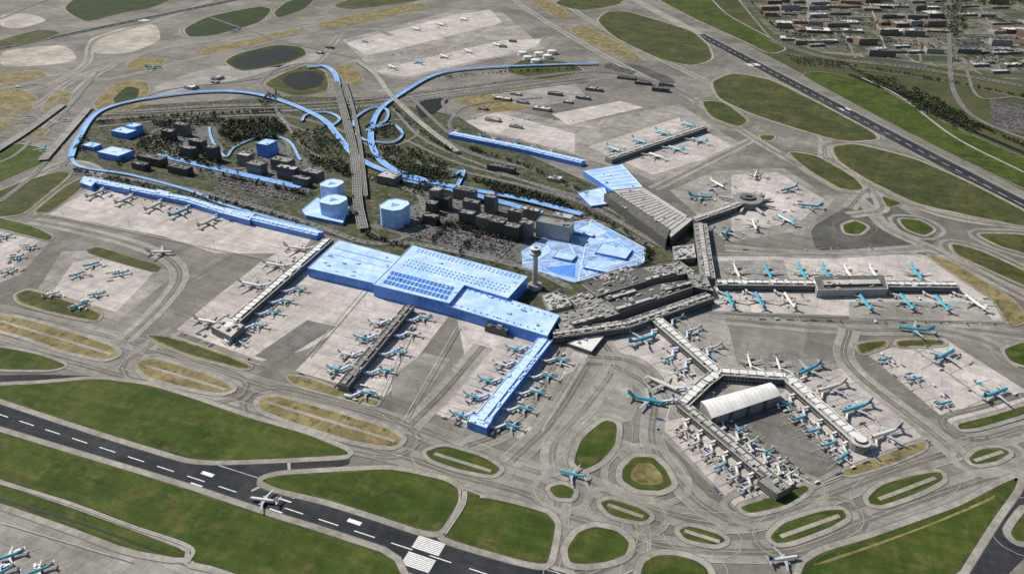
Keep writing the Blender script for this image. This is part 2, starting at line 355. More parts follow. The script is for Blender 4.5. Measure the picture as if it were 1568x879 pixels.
for pts in ([(650,692),(680,682),(740,700),(768,718),(755,729),(700,718),(660,704)],
 [(918,770),(935,764),(980,778),(997,790),(985,800),(935,790)],[(1038,812),(1055,805),(1100,818),(1112,828),(1095,835),(1050,826)],
 [(1178,822),(1200,800),(1260,782),(1290,780),(1297,792),(1270,808),(1210,830),(1188,832)],[(1328,762),(1350,742),(1400,728),(1440,722),(1445,735),(1400,757),(1350,774),(1332,772)],
 [(1482,702),(1500,688),(1530,685),(1548,693),(1525,707),(1490,712)],[(840,747),(860,741),(880,750),(875,764),(850,762)],
 [(1130,777),(1180,762),(1232,742),(1240,750),(1200,775),(1148,787)],[(1535,535),(1575,522),(1590,565),(1548,555)],[(1465,650),(1520,637),(1590,615),(1590,628),(1500,655),(1470,658)],
 [(1290,345),(1310,338),(1330,348),(1315,360),(1294,358)],[(1375,335),(1410,338),(1432,352),(1415,362),(1388,352)],[(1163,208),(1187,208),(1182,216),(1166,215)]):
    grass(pts,'grass',off=7)
for pts in ([(395,612),(420,606),(500,628),(590,655),(617,672),(603,685),(540,675),(450,647),(400,627)],
 [(208,556),(235,549),(290,565),(345,586),(357,597),(338,603),(280,592),(222,576)],[(-20,480),(40,490),(110,510),(170,530),(182,543),(162,551),(100,538),(40,516),(-20,500)]):
    grass(pts,'dry')
for a,b in (((408,616),(605,676)),((222,560),(345,597)),((0,492),(170,543)),((665,695),(752,722)),((930,773),(985,792)),((1048,813),(1102,830)),((1195,822),(1285,790)),((1345,765),(1432,732)),((1492,706),(1535,692))):
    strip(sh,line(a,b),-3,3,1.25,'shoulder')
grass([(225,513),(260,515),(350,545),(388,562),(375,567),(300,548),(240,525)],'mid',off=4)
grass([(438,575),(470,578),(540,605),(582,615),(575,622),(520,608),(450,590)],'dry',off=4)
grass([(-20,528),(60,543),(104,560),(80,567),(-20,566)],off=6,**N)
grass([(890,672),(925,643),(945,648),(942,682),(920,707),(895,720),(877,710)])
grass([(953,718),(970,700),(1000,700),(1020,720),(1030,742),(1010,752),(975,750),(952,736)],'grass')
grass([(966,722),(978,709),(998,710),(1013,726),(1016,739),(1005,743),(980,742),(966,734)],'dry',off=0)
grass([(1288,722),(1350,698),(1417,674),(1417,688),(1360,712),(1298,730)],'dry',off=4)
grass([(1308,526),(1358,521),(1357,531),(1318,545)],'mid',off=4); grass([(1370,521),(1440,519),(1452,529),(1373,533)],'mid',off=4)
grass([(128,385),(150,378),(200,395),(247,408),(240,418),(180,402)],'mid',off=0,sm=1)
grass([(22,452),(42,442),(110,463),(158,480),(148,494),(80,480),(28,464)],'mid',off=4)
grass([(-20,330),(45,345),(82,362),(75,370),(30,358),(-20,345)],off=4)
grass([(-30,305),(30,280),(92,262),(112,266),(65,305),(35,330),(-20,335)],'mid',off=4)
grass([(48,327),(100,285),(132,270),(128,288),(78,326)],'mid',off=3)
grass([(-20,232),(20,220),(60,225),(88,242),(40,262),(-20,290)],off=5,k='grass')
grass([(28,212),(48,195),(78,198),(55,220)],'dry',off=4)
grass([(95,14),(120,-6),(280,-6),(230,14),(190,20),(130,36)],off=5,k='grassdk')
grass([(280,45),(320,25),(400,10),(418,15),(400,35),(330,55),(288,58)],off=6,k='grassdk')
grass([(418,20),(440,2),(490,-8),(468,15),(425,29)],off=4,k='grassdk')
grass([(342,96),(360,84),(420,69),(462,72),(472,84),(440,98),(370,111)],off=5,k='grassdk')
grass([(140,160),(180,125),(230,125),(225,160),(160,178)],'dry',off=4); grass([(172,152),(195,132),(215,137),(208,155),(180,163)],'grassdk',off=0)
grass([(-20,116),(60,108),(72,116),(20,130),(-20,134)],'dry',off=4); grass([(62,168),(85,138),(112,143),(102,165),(75,177)],'dry',off=4)
grass([(192,100),(215,88),(258,90),(242,105),(200,108)],'dry',off=4); grass([(-20,68),(60,45),(98,50),(60,65),(-20,76)],'mid',off=3)
grass([(290,80),(400,58),(458,42),(455,52),(400,66),(310,86)],'dry',off=4); grass([(480,38),(560,20),(640,5),(660,10),(570,32),(500,46)],'dry',off=4)
grass([(505,10),(560,-8),(700,-8),(640,2),(540,16)],'mid',off=4)
grass([(-20,140),(25,135),(60,150),(40,180),(-20,215)],'dry',off=4)
grass([(913,32),(930,18),(960,18),(1000,30),(1060,48),(1085,70),(1092,92),(1060,102),(1010,92),(940,58)],'mid')
grass([(845,6),(880,-8),(965,-10),(950,8),(890,18)],'mid'); grass([(990,-10),(1080,-10),(1110,23),(1180,60),(1205,76),(1180,84),(1140,64),(1060,28)],'grass',**N)
grass([(868,45),(893,38),(960,72),(988,96),(960,92),(900,66)],'dry',off=5)
grass([(800,-6),(830,-6),(880,25),(860,32)],'dry',off=4); grass([(770,110),(800,90),(870,95),(900,110),(830,125)],'mid',off=3); grass([(500,105),(540,100),(560,125),(540,132)],'dry',off=3); grass([(400,130),(440,110),(470,100),(500,110),(505,140),(450,150)],'mid',off=3)
grass([(1088,126),(1120,112),(1180,122),(1260,162),(1340,205),(1345,215),(1290,218),(1210,195),(1150,175),(1100,152)],'mid')
grass([(1272,225),(1310,220),(1400,243),(1480,278),(1590,335),(1590,352),(1480,330),(1400,312),(1320,272),(1282,246)],'mid')
grass([(1222,113),(1260,110),(1330,125),(1400,165),(1480,205),(1600,255),(1600,305),(1480,248),(1380,198),(1290,150)],'grass',off=3)
grass([(1072,155),(1108,156),(1148,186),(1130,196),(1088,180)],'mid',off=6)
grass([(1203,232),(1250,238),(1310,273),(1325,292),(1290,292),(1238,262)],'mid',off=6)
grass([(1348,300),(1382,312),(1360,319)],'grass',off=4,sm=1)
grass([(1453,372),(1500,383),(1590,425),(1590,448),(1510,412),(1462,390)],'mid',off=6)
grass([(1490,357),(1590,360),(1590,395),(1530,378)],'mid',off=6)
grass([(1415,388),(1450,398),(1500,428),(1550,458),(1575,490),(1545,502),(1525,462),(1460,420)],'dry',off=4)
gr.obj('grass'); sh.obj('taxiway_shoulder')
wt=MB()
for pts in ([(352,98),(365,88),(420,74),(455,76),(460,84),(430,96),(375,106)],[(430,125),(445,112),(480,108),(498,118),(490,133),(455,140)],[(635,160),(660,150),(690,152),(668,172),(645,182)],[(480,208),(500,212),(495,225),(482,222)],
  [(640,280),(700,295),(800,312),(800,318),(700,302),(640,288)],[(-60,742),(120,797),(250,845),(250,848),(120,801),(-60,746)],[(1300,112),(1400,150),(1480,195),(1568,232),(1568,236),(1480,199),(1400,155),(1300,117)]):
    area2(wt,pts,'water',1.26,1)
wt.obj('pond')
# ---------------------------------------------------------------- roads
rd=MB(); rm=MB(); zr=[0.95]
def road(pts,wd,k='road',lanes=2,z=None,light=True):
    zr[0]+=0.01; wpts=catmull([P(*p) for p in pts],8)
    strip(rd,wpts,-wd/2,wd/2,zr[0]+0.3,k)
    for s_ in (-1,1): strip(rm,wpts,s_*(wd/2-0.9)-0.4,s_*(wd/2-0.9)+0.4,1.7,'fade')
    if lanes>1:
        for j in range(1,lanes): dashes(rm,wpts,-wd/2+wd*j/lanes,0.6,1.7,'white',9,9)
    return wpts
road([(-60,176),(20,178),(180,172),(330,163),(450,160),(560,152),(700,135),(900,110),(1000,125),(1060,150)],26,lanes=4)
road([(-60,186),(20,188),(180,182),(330,173),(450,170),(570,162),(720,143),(910,118)],26,lanes=4)
road([(-60,182),(40,182),(330,168),(450,165),(565,157),(710,139),(905,114)],6,'shoulder',1)
road([(150,195),(300,182),(430,178),(520,200),(600,240),(700,262),(800,285),(900,315),(990,365),(1030,385)],14)
road([(545,90),(590,130),(630,175),(680,215),(740,242),(820,262),(900,300)],18,lanes=3)
road([(700,180),(680,165),(690,150),(780,140),(900,125)],12); road([(630,150),(660,180),(690,205),(690,185),(720,162),(830,150)],12)
road([(110,240),(100,262),(200,275),(330,300),(480,345),(560,372),(640,375),(800,410),(870,440)],16,lanes=3)
road([(480,205),(440,190),(420,165)],12); road([(300,255),(240,225),(240,200),(330,190),(420,205),(440,240),(360,260),(300,255)],10)
road([(555,350),(600,370),(640,345),(640,300),(560,270)],12); road([(560,270),(700,310),(850,330),(930,345),(1000,380)],14)
road([(450,165),(400,130),(430,105),(480,98),(520,118),(530,160)],12)
road([(545,165),(540,195),(560,215),(600,225),(640,205),(620,185),(570,190)],10)
road([(620,215),(700,250),(830,285),(930,320),(1010,370)],10); road([(600,165),(650,215),(760,262),(880,305)],10); road([(430,180),(470,230),(540,262)],9); road([(760,215),(850,240),(900,262)],10)
road([(300,20),(420,60),(545,90)],10); road([(180,168),(250,140),(340,128),(400,120),(470,96)],10); road([(-30,240),(60,205),(110,160),(150,110)],12,lanes=3); road([(0,210),(80,215),(108,240)],9); road([(60,176),(90,150),(60,130),(0,140)],8)
road([(1180,62),(1260,88),(1400,105),(1600,138)],45,'darkasph',6); road([(1200,82),(1300,104),(1440,125),(1600,160)],16,'darkasph',2)
road([(1440,-10),(1452,40),(1455,110),(1465,150),(1500,185),(1600,225)],16); road([(1190,0),(1240,30),(1340,45),(1568,60)],12); road([(1130,0),(1180,60)],10); road([(1260,0),(1290,50),(1310,90)],10)
road([(1330,0),(1345,45),(1360,90)],9,'shoulder'); road([(1400,10),(1405,50),(1410,95)],9); road([(1180,22),(1300,26),(1440,30)],9,'shoulder'); road([(1455,40),(1600,45)],12); road([(1500,10),(1520,50),(1530,110)],10)
road([(1480,110),(1500,150),(1560,150),(1600,170)],10); road([(1320,120),(1380,150),(1460,210),(1568,265)],9,'shoulder',1)
road([(0,740),(100,769),(200,806),(290,838),(288,862)],5,'shoulder',1)
road([(712,752),(708,775),(680,818)],7,'shoulder',1)
road([(0,30),(60,5),(110,-10)],14); road([(50,215),(20,240),(-30,260)],10)
road([(0,165),(60,180),(100,200),(60,260),(0,310)],14)
rd.obj('road'); rm.obj('road_marking')
def deck(name,pts,wd,z,kt,ke,pil=True,lanes=0):
    mb=MB(); w0=catmull([P(*p,z) for p in pts],8); strip(mb,w0,-wd/2,wd/2,z,kt); ns=norms(w0)
    for s_ in (-1,1):
        for i in range(len(w0)-1):
            a=w0[i]+ns[i]*s_*wd/2;b=w0[i+1]+ns[i+1]*s_*wd/2
            a2=w0[i]+ns[i]*s_*(wd/2+0.8);b2=w0[i+1]+ns[i+1]*s_*(wd/2+0.8)
            mb.face([(a.x,a.y,z+1.1),(b.x,b.y,z+1.1),(b2.x,b2.y,z+1.1),(a2.x,a2.y,z+1.1)],ke)
            mb.face([(a2.x,a2.y,z-1.4),(b2.x,b2.y,z-1.4),(b2.x,b2.y,z+1.1),(a2.x,a2.y,z+1.1)],ke)
            mb.face([(a.x,a.y,z),(b.x,b.y,z),(b.x,b.y,z+1.1),(a.x,a.y,z+1.1)],ke)
    if lanes:
        for j in range(1,lanes): dashes(mb,w0,-wd/2+wd*j/lanes,0.6,z+0.03,'white',9,9)
    if pil:
        for i in range(2,len(w0),5): mb.box(w0[i],2,wd*0.6,0,z-1.4,math.atan2(ns[i].y,ns[i].x)-math.pi/2,ke)
    mb.obj(name)
E='elevated_road'
deck(E,[(108,240),(120,212),(150,172),(210,153),(300,141),(370,141),(430,154),(490,180),(515,205),(540,235),(580,258),(640,275),(720,290),(800,305),(890,328)],16,7,'bmid','bedge')
deck(E,[(915,97),(820,100),(720,105),(665,115),(612,145),(580,170),(568,205),(575,235),(600,258),(650,276)],16,7.4,'bmid','bedge')
deck(E,[(470,103),(495,101),(512,112),(518,130)],16,7.8,'bmid','bedge')
deck(E,[(462,185),(470,175),(500,172),(520,182),(505,195)],7,6,'bmid','bedge')
deck(E,[(540,195),(545,180),(570,165),(592,168),(590,185),(560,200)],7,6,'bmid','bedge')
deck(E,[(545,205),(560,215),(600,218),(616,205),(600,190),(575,196)],6,6,'bmid','bedge')
deck('road_bridge',[(514,125),(525,165),(538,215),(545,260),(548,310),(556,350)],22,9,'road','wwhite',lanes=4)
deck('road_bridge',[(528,125),(540,165),(550,215),(556,260),(560,300)],9,9,'road','wwhite',lanes=2)
deck('road_bridge',[(545,92),(575,115),(598,145),(640,185),(700,232)],14,8.5,'shoulder','wwhite',lanes=2)
deck('taxiway_bridge',[(-10,232),(40,200),(95,160)],30,6,'strip','wwhite')
deck('taxiway_bridge',[(65,245),(100,205),(135,165)],26,6,'strip','wwhite')
deck(E,[(108,240),(125,256),(200,268),(290,292),(340,312),(420,335),(485,352)],7,4,'bmid','bedge')
deck(E,[(320,195),(325,215),(345,240),(360,225),(400,210),(440,215),(460,245)],5,4,'bmid','bedge')
deck(E,[(690,270),(710,262),(695,295)],8,5,'bmid','bedge')
deck('pedestrian_boulevard',[(240,237),(330,258),(460,287)],20,3,'bmid','bedge',pil=False)
deck('pedestrian_boulevard',[(600,272),(700,292),(830,326)],18,3.5,'bmid','bedge',pil=False)
# ---------------------------------------------------------------- aircraft
def ring(mb,st,k,seg=12,kfun=None):
    rings=[]
    for x,zc_,ry,rz in st: rings.append([(x,ry*math.cos(6.28318*i/seg),zc_+rz*math.sin(6.28318*i/seg)) for i in range(seg)])
    for a in range(len(rings)-1):
        for i in range(seg):
            j=(i+1)%seg; q=[rings[a][i],rings[a][j],rings[a+1][j],rings[a+1][i]]
            mb.face(q,kfun(q,a,i) if kfun else k)
    return rings
def slab(mb,pts,th,k,up=Vector((0,0,1))):
    t=[Vector(p)+up*th/2 for p in pts]; b=[Vector(p)-up*th/2 for p in pts]
    mb.face(t,k); mb.face(b[::-1],k)
    for i in range(len(t)): j=(i+1)%len(t); mb.face([b[i],b[j],t[j],t[i]],k)
def airliner(kind,L,S,r,ktop,kfin,kbelly,four=False):
    mb=MB(); zc_=r*1.55+1.4; h=L/2
    st=[(h,zc_-.25*r,.05*r,.05*r),(h-.015*L,zc_-.2*r,.38*r,.38*r),(h-.04*L,zc_-.1*r,.68*r,.7*r),(h-.075*L,zc_,.92*r,.93*r),(h-.12*L,zc_,r,r),(h*0.3,zc_,r,r),(-h*.25,zc_,r,r),(-h*.5,zc_+.06*r,.9*r,.92*r),(-h*.72,zc_+.28*r,.62*r,.66*r),(-h*.9,zc_+.52*r,.3*r,.34*r),(-h,zc_+.62*r,.08*r,.1*r)]
    def kf(q,a,i):
        z=sum(p[2] for p in q)/4
        if a==2 and 0.1*r<z-zc_<0.75*r: return 'glass'
        return ktop if z>zc_-.25*r else kbelly
    ring(mb,st,ktop,12,kf)
    for s in (1,-1):
        rx=h*.28; sw=S*.5*.5; c=L*.17; dz=zc_-.45*r
        pts=[(rx+c*.15,0,dz),(rx-c*.25,s*r*1.0,dz),(rx-sw*.95,s*S*.5,dz+S*.035),(rx-sw*.95-c*.26,s*S*.5,dz+S*.035),(rx-c*1.05,s*S*.18,dz+S*.01),(rx-c*1.15,0,dz)]
        slab(mb,pts,.3+r*.1,'awing')
        tip=Vector(pts[2]); slab(mb,[tip,tip+Vector((-c*.22,0,0)),tip+Vector((-c*.3,s*.6,S*.06)),tip+Vector((-c*.18,s*.6,S*.06))],.25,kfin,Vector((0,1,0)))
        hz=zc_+.5*r; slab(mb,[(-h*.74,0,hz),(-h*.78,s*.5*r,hz),(-h*.95,s*S*.19,hz+.5),(-h*1.02,s*S*.19,hz+.5),(-h*.95,0,hz)],.4,'awing')
        for e,(yy) in enumerate([.17,.3] if four else [.17]):
            ex=rx-sw*2*yy*.95+c*.12; ey=s*S*yy; ez=dz-.62*r; er=r*(.42 if four else .52)
            m2=MB(); rr=ring(m2,[(ex+c*.16,0,er*.7,er*.7),(ex+c*.2,0,er*.92,er*.92),(ex,0,er,er),(ex-c*.3,0,er*.62,er*.62)],'awhite',10)
            for f in m2.f: mb.face([(m2.v[q][0],m2.v[q][1]+ey,m2.v[q][2]+ez) for q in f],ktop)
            mb.face([(p[0],p[1]+ey,p[2]+ez) for p in rr[0]],'tyre'); mb.face([(p[0],p[1]+ey,p[2]+ez) for p in rr[-1]],'tyre')
            slab(mb,[(ex+c*.05,ey,ez+er*.8),(ex-c*.3,ey,ez+er*.5),(ex-c*.35,ey,dz),(ex-c*.05,ey,dz)],.3,'awing',Vector((0,1,0)))
        mb.box((rx-c*.85,s*r*1.1),2.2 if r>2.5 else 1.4,1.2,0.05,1.3,0,'tyre'); mb.box((rx-c*.85,s*r*1.1),.35,.35,1.3,zc_-.5*r,0,'csil')
    mb.box((h*.78,0),.9,.7,.05,1,0,'tyre'); mb.box((h*.78,0),.3,.3,1,zc_-.8*r,0,'csil')
    fz=zc_+.45*r; fh=L*.155
    slab(mb,[(-h*.58,0,fz+.2*r),(-h*.85,0,fz+fh),(-h*.99,0,fz+fh),(-h*.94,0,fz)],.5,kfin,Vector((0,1,0)))
    slab(mb,[(-h*.46,0,fz+.35*r),(-h*.6,0,fz+.35*r+L*.022),(-h*.65,0,fz+.1)],.4,ktop,Vector((0,1,0)))
    o=mb.obj('template_'+kind); me=o.data; bpy.data.objects.remove(o); me.name='airliner_'+kind; return me
SP={'kn':(34,31,1.85,'klm','awhite','awhite'),'kw':(62,57,3.0,'klm','klm','awhite'),'wn':(33,31,1.85,'awhite','awhite','awhite'),'ww':(62,58,3.0,'acream','acream','awhite'),
'gn':(34,31,1.85,'awhite','green','awhite'),'on':(32,30,1.85,'awhite','orange','awhite'),'dn':(33,31,1.85,'awhite','kdeep','awhite'),'dw':(62,58,3.0,'awhite','kdeep','awhite'),
'qw':(74,68,3.6,'awhite','awhite','awhite',True),'qk':(74,68,3.6,'klm','klm','awhite',True),'kr':(28,25,1.5,'klm','awhite','awhite'),'wr':(28,26,1.5,'awhite','awhite','awhite'),'dr':(28,26,1.5,'awhite','kdeep','awhite'),'or':(28,26,1.5,'awhite','orange','awhite'),'wm':(42,40,2.1,'awhite','awhite','awhite'),'km':(42,40,2.1,'klm','awhite','awhite'),'dm':(42,40,2.1,'awhite','kdeep','awhite')}
AC={k:(airliner(k,*v),v[0],v[2],v[1]) for k,v in SP.items()}
def vehicle(kind,kb,kc):
    mb=MB()
    if kind=='car':
        mb.box((0,0),4.4,1.8,.35,.95,0,kb); mb.prism([(-1.6,-.8),(1.0,-.8),(1.0,.8),(-1.6,.8)],.95,1.45,'glass',kb)
    elif kind=='truck':
        mb.box((-1.2,0),6,2.5,.9,3.4,0,kc); mb.box((2.9,0),1.9,2.4,.5,2.6,0,kb); mb.box((3.87,0),.06,2.0,1.5,2.4,0,'glass')
    elif kind=='train':
        mb.box((4,0),2.6,1.5,.4,1.5,0,kb); mb.box((3.4,0),1.1,1.3,1.5,2.1,0,'glass')
        for i in range(3): mb.box((0.4-3.4*i,0),2.8,1.6,.5,1.7,0,kc)
    elif kind=='bus':
        mb.box((0,0),13,2.9,.4,1.4,0,kb); mb.box((0,0),12.9,2.8,1.4,2.5,0,'glass'); mb.box((0,0),13,2.9,2.5,3,0,kb)
    for x in (-1.4,1.4):
        for y in (-.95,.95): mb.box((x,y),.65,.25,0.02,.65,0,'tyre')
    o=mb.obj('tmp'); me=o.data; bpy.data.objects.remove(o); return me
V={'baggage_train':[vehicle('train','cyel','metal'),vehicle('train','awhite','kdeep'),vehicle('train','csil','wdark')],'catering_truck':[vehicle('truck','awhite','awhite'),vehicle('truck','klm','awhite'),vehicle('truck','cyel','csil')],
'apron_bus':[vehicle('bus','klm',None),vehicle('bus','awhite',None)],'service_car':[vehicle('car','awhite',None),vehicle('car','cyel',None),vehicle('car','cblk',None)]}
def veh(p,rz):
    k=R.choices(list(V),[5,3,.4,4])[0]; inst(k,R.choice(V[k]),(p.x,p.y,0.8),rz,1.0)
stm=MB()
def put(c,hd,kind,gse=True):
    me,L,r,S=AC[kind]; rz=math.atan2(hd.y,hd.x)
    inst('parked_airliner' if gse else 'taxiing_airliner',me,(c.x,c.y,0.78),rz)
    if gse:
        n=Vector((-hd.y,hd.x,0))
        strip(stm,[c-hd*L*1.0,c+hd*L*.6],-.5,.5,0.755,'yellow')
        for s in (-1,1): strip(stm,[c-hd*L*.6+n*s*S*.58,c+hd*L*.6+n*s*S*.58],-.4,.4,0.755,'fade')
        strip(stm,[c+hd*L*.6-n*S*.58,c+hd*L*.6+n*S*.58],-.4,.4,0.755,'white')
        for _ in range(R.randint(4,7)):
            s=R.choice((-1,1)); q=c+n*s*(r+R.uniform(3,11))+hd*R.uniform(-.25,.6)*L; veh(q,rz+R.choice((0,1.57,3.14,R.uniform(0,3))))
        for _ in range(R.randint(1,4)):
            q=c+n*R.choice((-1,1))*S*.6+hd*R.uniform(.1,.7)*L; veh(q,rz+R.choice((0,1.57)))
def plane(x,y,hx,hy,kind,gse=True):
    c=P(x,y,5); c.z=0; h=P(hx,hy); h.z=0; put(c,(h-c).normalized(),kind,gse)
def tube(mb,a,b,wd,z0,z1,kw,kr):
    t=(b-a); rot=math.atan2(t.y,t.x); mb.box((a+b)/2,t.length+wd*.5,wd,z0,z1,rot,kw,kr)
def pier(name,path,wd,h,kw,kr,stands,ridge=None,krid='rlight',jb='wwhite',units=18,gap=14,jr=None):
    w0=[P(*p,h) for p in path]
    for p in w0: p.z=0
    ns=norms(w0); mb=MB()
    Lp=[p+n*wd/2 for p,n in zip(w0,ns)]; Rp=[p-n*wd/2 for p,n in zip(w0,ns)]
    for i in range(len(w0)-1): mb.prism([Lp[i],Rp[i],Rp[i+1],Lp[i+1]],0,h,kw,kr)
    e=wd/2
    for i in range(len(w0)-1):
        a,b=w0[i],w0[i+1]; t=(b-a).normalized(); n=Vector((-t.y,t.x,0)); L=(b-a).length; rot=math.atan2(t.y,t.x)
        for s in (-1,1):
            q0=a+n*s*(e+.08); nseg=max(1,int(L/6))
            for j in range(nseg):
                x0=q0+t*(L*j/nseg+.5); x1=q0+t*(L*(j+1)/nseg-.5)
                for zz in ((1.2,h*.38),(h*.5,h*.86)): mb.face([(x0.x,x0.y,zz[0]),(x1.x,x1.y,zz[0]),(x1.x,x1.y,zz[1]),(x0.x,x0.y,zz[1])],'bdark' if kw=='bwall' else 'glass')
            c=(a+b)/2+n*s*(e-.5); mb.box(c,L,.8,h,h+1.1,rot,krid)
        if ridge:
            c=(a+b)/2; mb.box(c,L-4,wd*ridge,h,h+2.4,rot,kw,krid)
            for j in range(int(L/14)): mb.box(a+t*(7+14*j),1.2,wd*ridge+.6,h,h+2.9,rot,kr)
        for j in range(int(units*L/200)):
            c=a+t*R.uniform(8,max(9,L-8))+n*R.choice((-1,1))*wd*R.uniform(.27,.38)
            mb.box(c,R.uniform(3,9),R.uniform(2.5,4.5),h,h+R.uniform(1.2,3),rot,R.choice(('metal',krid,'rgrey')) if kw!='bwall' else 'broof')
    mb.obj(name)
    jr=jr or ('bedge' if kw=='bwall' or jb=='bedge' else 'rwhite')
    for s_ in stands:
        x,y,kind=s_[:3]; skew=s_[3] if len(s_)>3 else 0
        c=P(x,y,5); c.z=0; best=None
        for i in range(len(w0)-1):
            a,b=w0[i],w0[i+1]; t=b-a; u=max(0,min(1,(c-a).dot(t)/t.length_squared)); q=a+t*u
            if best is None or (c-q).length<best[0]: best=((c-q).length,q,t.normalized(),u)
        q=best[1]; t=best[2]; n=Vector((-t.y,t.x,0)); 
        if 0.001<best[3]<.999: out=n if (c-q).dot(n)>0 else -n
        else: out=(c-q).normalized()
        me,L,r,S=AC[kind]; hd=-out; skew+=R.uniform(-.04,.04); ca,sa=math.cos(skew),math.sin(skew); hd=Vector((hd.x*ca-hd.y*sa,hd.x*sa+hd.y*ca,0))
        nose=q+out*(e+gap+R.uniform(-2,3)); c2=nose-hd*L/2; put(c2,hd,kind)
        lf=Vector((-hd.y,hd.x,0)); door=nose-hd*L*.14+lf*(r+.8)
        j=MB(); z0,z1=(3.6,6.4); tt=t if t.dot(lf)>0 else -t
        s0=q+out*e+tt*16; s1=s0+out*11
        tube(j,s0,s1,3.2,z0+.1,z1+.3,jb,jr); tube(j,s1,door,3,z0,z1,jb,jr); j.cyl(s1,2.6,2.6,z0-.1,z1+.7,10,jb,'rlight')
        j.box(s1,1,1,.9,z0-.1,0,'csil'); m_=(s1*.35+door*.65); j.box(m_,2.6,.8,1,z0,math.atan2(tt.y,tt.x),'csil')
        j.box(door,4,3.6,z0-.15,z1+.25,math.atan2(hd.y,hd.x),jb)
        j.obj('jet_bridge')
pier('pier_concourse',[(503,366),(345,503)],24,14,'wgrey','rdark',[(300,490,'ww'),(355,432,'ww'),(393,402,'ww'),(430,377,'ww'),
 (378,530,'kn'),(408,500,'kn'),(435,480,'kn'),(458,463,'kn'),(478,446,'kn')],ridge=.5,krid='rwhite',jb='bedge')
pier('pier_concourse',[(627,468),(525,590)],20,12,'wgrey','rdark',[(480,558,'kn'),(500,536,'gn'),(530,512,'kn'),(552,490,'wn'),(578,605,'kn'),(598,568,'kn'),(620,540,'kn'),(642,512,'wn'),(658,488,'kn')],ridge=.35,krid='rgrey',jb='bedge')
pier('pier_concourse',[(836,518),(735,645)],26,13,'bwall','broof',[(682,628,'kn'),(708,602,'kn'),(730,578,'kn'),(752,553,'wn'),(772,530,'kn'),(785,652,'kn'),(805,625,'kn'),(822,600,'kn'),(840,575,'kn'),(858,550,'kn')],ridge=.4,krid='bedge')
pier('pier_concourse',[(130,274),(290,306),(345,324),(490,358)],24,12,'bwall','broof',[(130,305,'ww'),(172,316,'ww'),(215,327,'ww'),(258,333,'kw'),(303,348,'ww')],ridge=.4,krid='bedge',gap=12)
pier('pier_concourse',[(690,204),(800,226),(893,248)],28,12,'bwall','broof',[(712,190,'wn'),(745,203,'km'),(770,205,'wn'),(800,212,'km'),(830,218,'wn'),(855,226,'gn')],ridge=.4,krid='bedge')
pier('pier_concourse',[(932,243),(1000,220),(1078,194)],26,14,'wgrey','rgrey',[(908,218,'kw'),(945,205,'kw'),(978,192,'kw'),(1015,180,'kw'),(1022,245,'ww'),(1055,235,'kw'),(1090,222,'kw')],ridge=.4)
pier('pier_concourse',[(1062,336),(1120,316),(1165,296)],24,14,'wgrey','rlight',[],ridge=.4)
pier('pier_concourse',[(1097,432),(1465,436)],24,13,'wgrey','rdark',[(1120,400,'ww'),(1165,398,'kw'),(1216,398,'kw'),(1250,398,'kw'),(1283,398,'ww'),(1320,398,'ww'),(1384,398,'kw'),
 (1120,465,'kw'),(1165,465,'kw'),(1210,465,'ww'),(1328,468,'kw'),(1392,468,'kw'),(1445,468,'kw'),(1500,468,'ww')],ridge=.4,krid='rwhite',gap=14)
pier('pier_concourse',[(1005,488),(1100,570),(1080,585),(1045,618)],22,13,'wgrey','rgrey',[(975,522,'kw'),(1012,550,'wn'),(1032,568,'wn'),(1055,482,'wn'),(1080,500,'wm'),(1105,528,'wm'),(1000,615,'kw'),(1024,592,'ww')],ridge=.5,krid='rwhite',jb='bedge')
pier('pier_concourse',[(1045,618),(1195,742)],20,11,'wgrey','rdark',[(1040,662,'wr'),(1060,680,'dr'),(1080,697,'wr'),(1100,714,'kr'),(1120,732,'or'),(1140,748,'wr'),(1112,640,'kr'),(1132,658,'kr'),(1152,675,'wr'),(1172,692,'kr'),(1192,709,'or'),(1210,724,'wr')],ridge=.35,krid='rlight')
pier('pier_concourse',[(1098,568),(1205,576),(1318,676)],22,13,'wwhite','rgrey',[(1148,552,'wm'),(1190,548,'dm'),(1250,562,'kw'),(1290,590,'ww'),(1325,622,'kw'),(1372,660,'dw'),(1200,620,'kn'),(1222,640,'kn'),(1244,660,'kn'),(1266,680,'kn'),(1288,700,'kn')],ridge=.5,krid='rwhite')
pier('connector_concourse',[(845,512),(960,496),(1088,452)],24,15,'wgrey','rdark',[],ridge=.3,units=40)
pier('connector_concourse',[(1072,342),(1078,385),(1084,425)],30,16,'wgrey','rgrey',[],ridge=.3,units=30)
for x,y,hx,hy,k in [(1072,302,1140,310,'kw'),(1098,282,1140,308,'ww'),(1157,268,1145,305,'ww'),(1208,290,1150,308,'kw'),(1240,316,1150,310,'kw'),(1203,337,1150,312,'kw'),(1155,345,1143,315,'ww'),(1112,357,1138,318,'kw'),
 (140,405,175,398,'kn'),(118,420,150,412,'kn'),(185,418,150,428,'kn'),(78,450,115,445,'wn'),(120,468,155,460,'kn'),(148,450,115,458,'kn'),
 (8,362,-25,370,'kn'),(45,378,10,384,'kn'),(25,393,-8,400,'kn'),(12,415,40,405,'wn'),
 (1355,550,1390,545,'kn'),(1400,580,1440,575,'kn'),(1445,545,1480,530,'kw'),(1445,617,1480,612,'kn'),(1523,603,1565,590,'kw'),
 (600,103,580,95,'qw'),(640,95,620,87,'qk'),(680,87,660,79,'qw'),(717,79,697,71,'qw'),(760,69,740,61,'qw'),(557,63,577,71,'kw'),(637,45,657,53,'qw'),(675,38,695,46,'qw'),(710,30,730,38,'qw'),
 (15,850,-15,865,'kn'),(60,872,30,888,'kn'),(0,876,-30,894,'kn')]:
    plane(x,y,hx,hy,k)
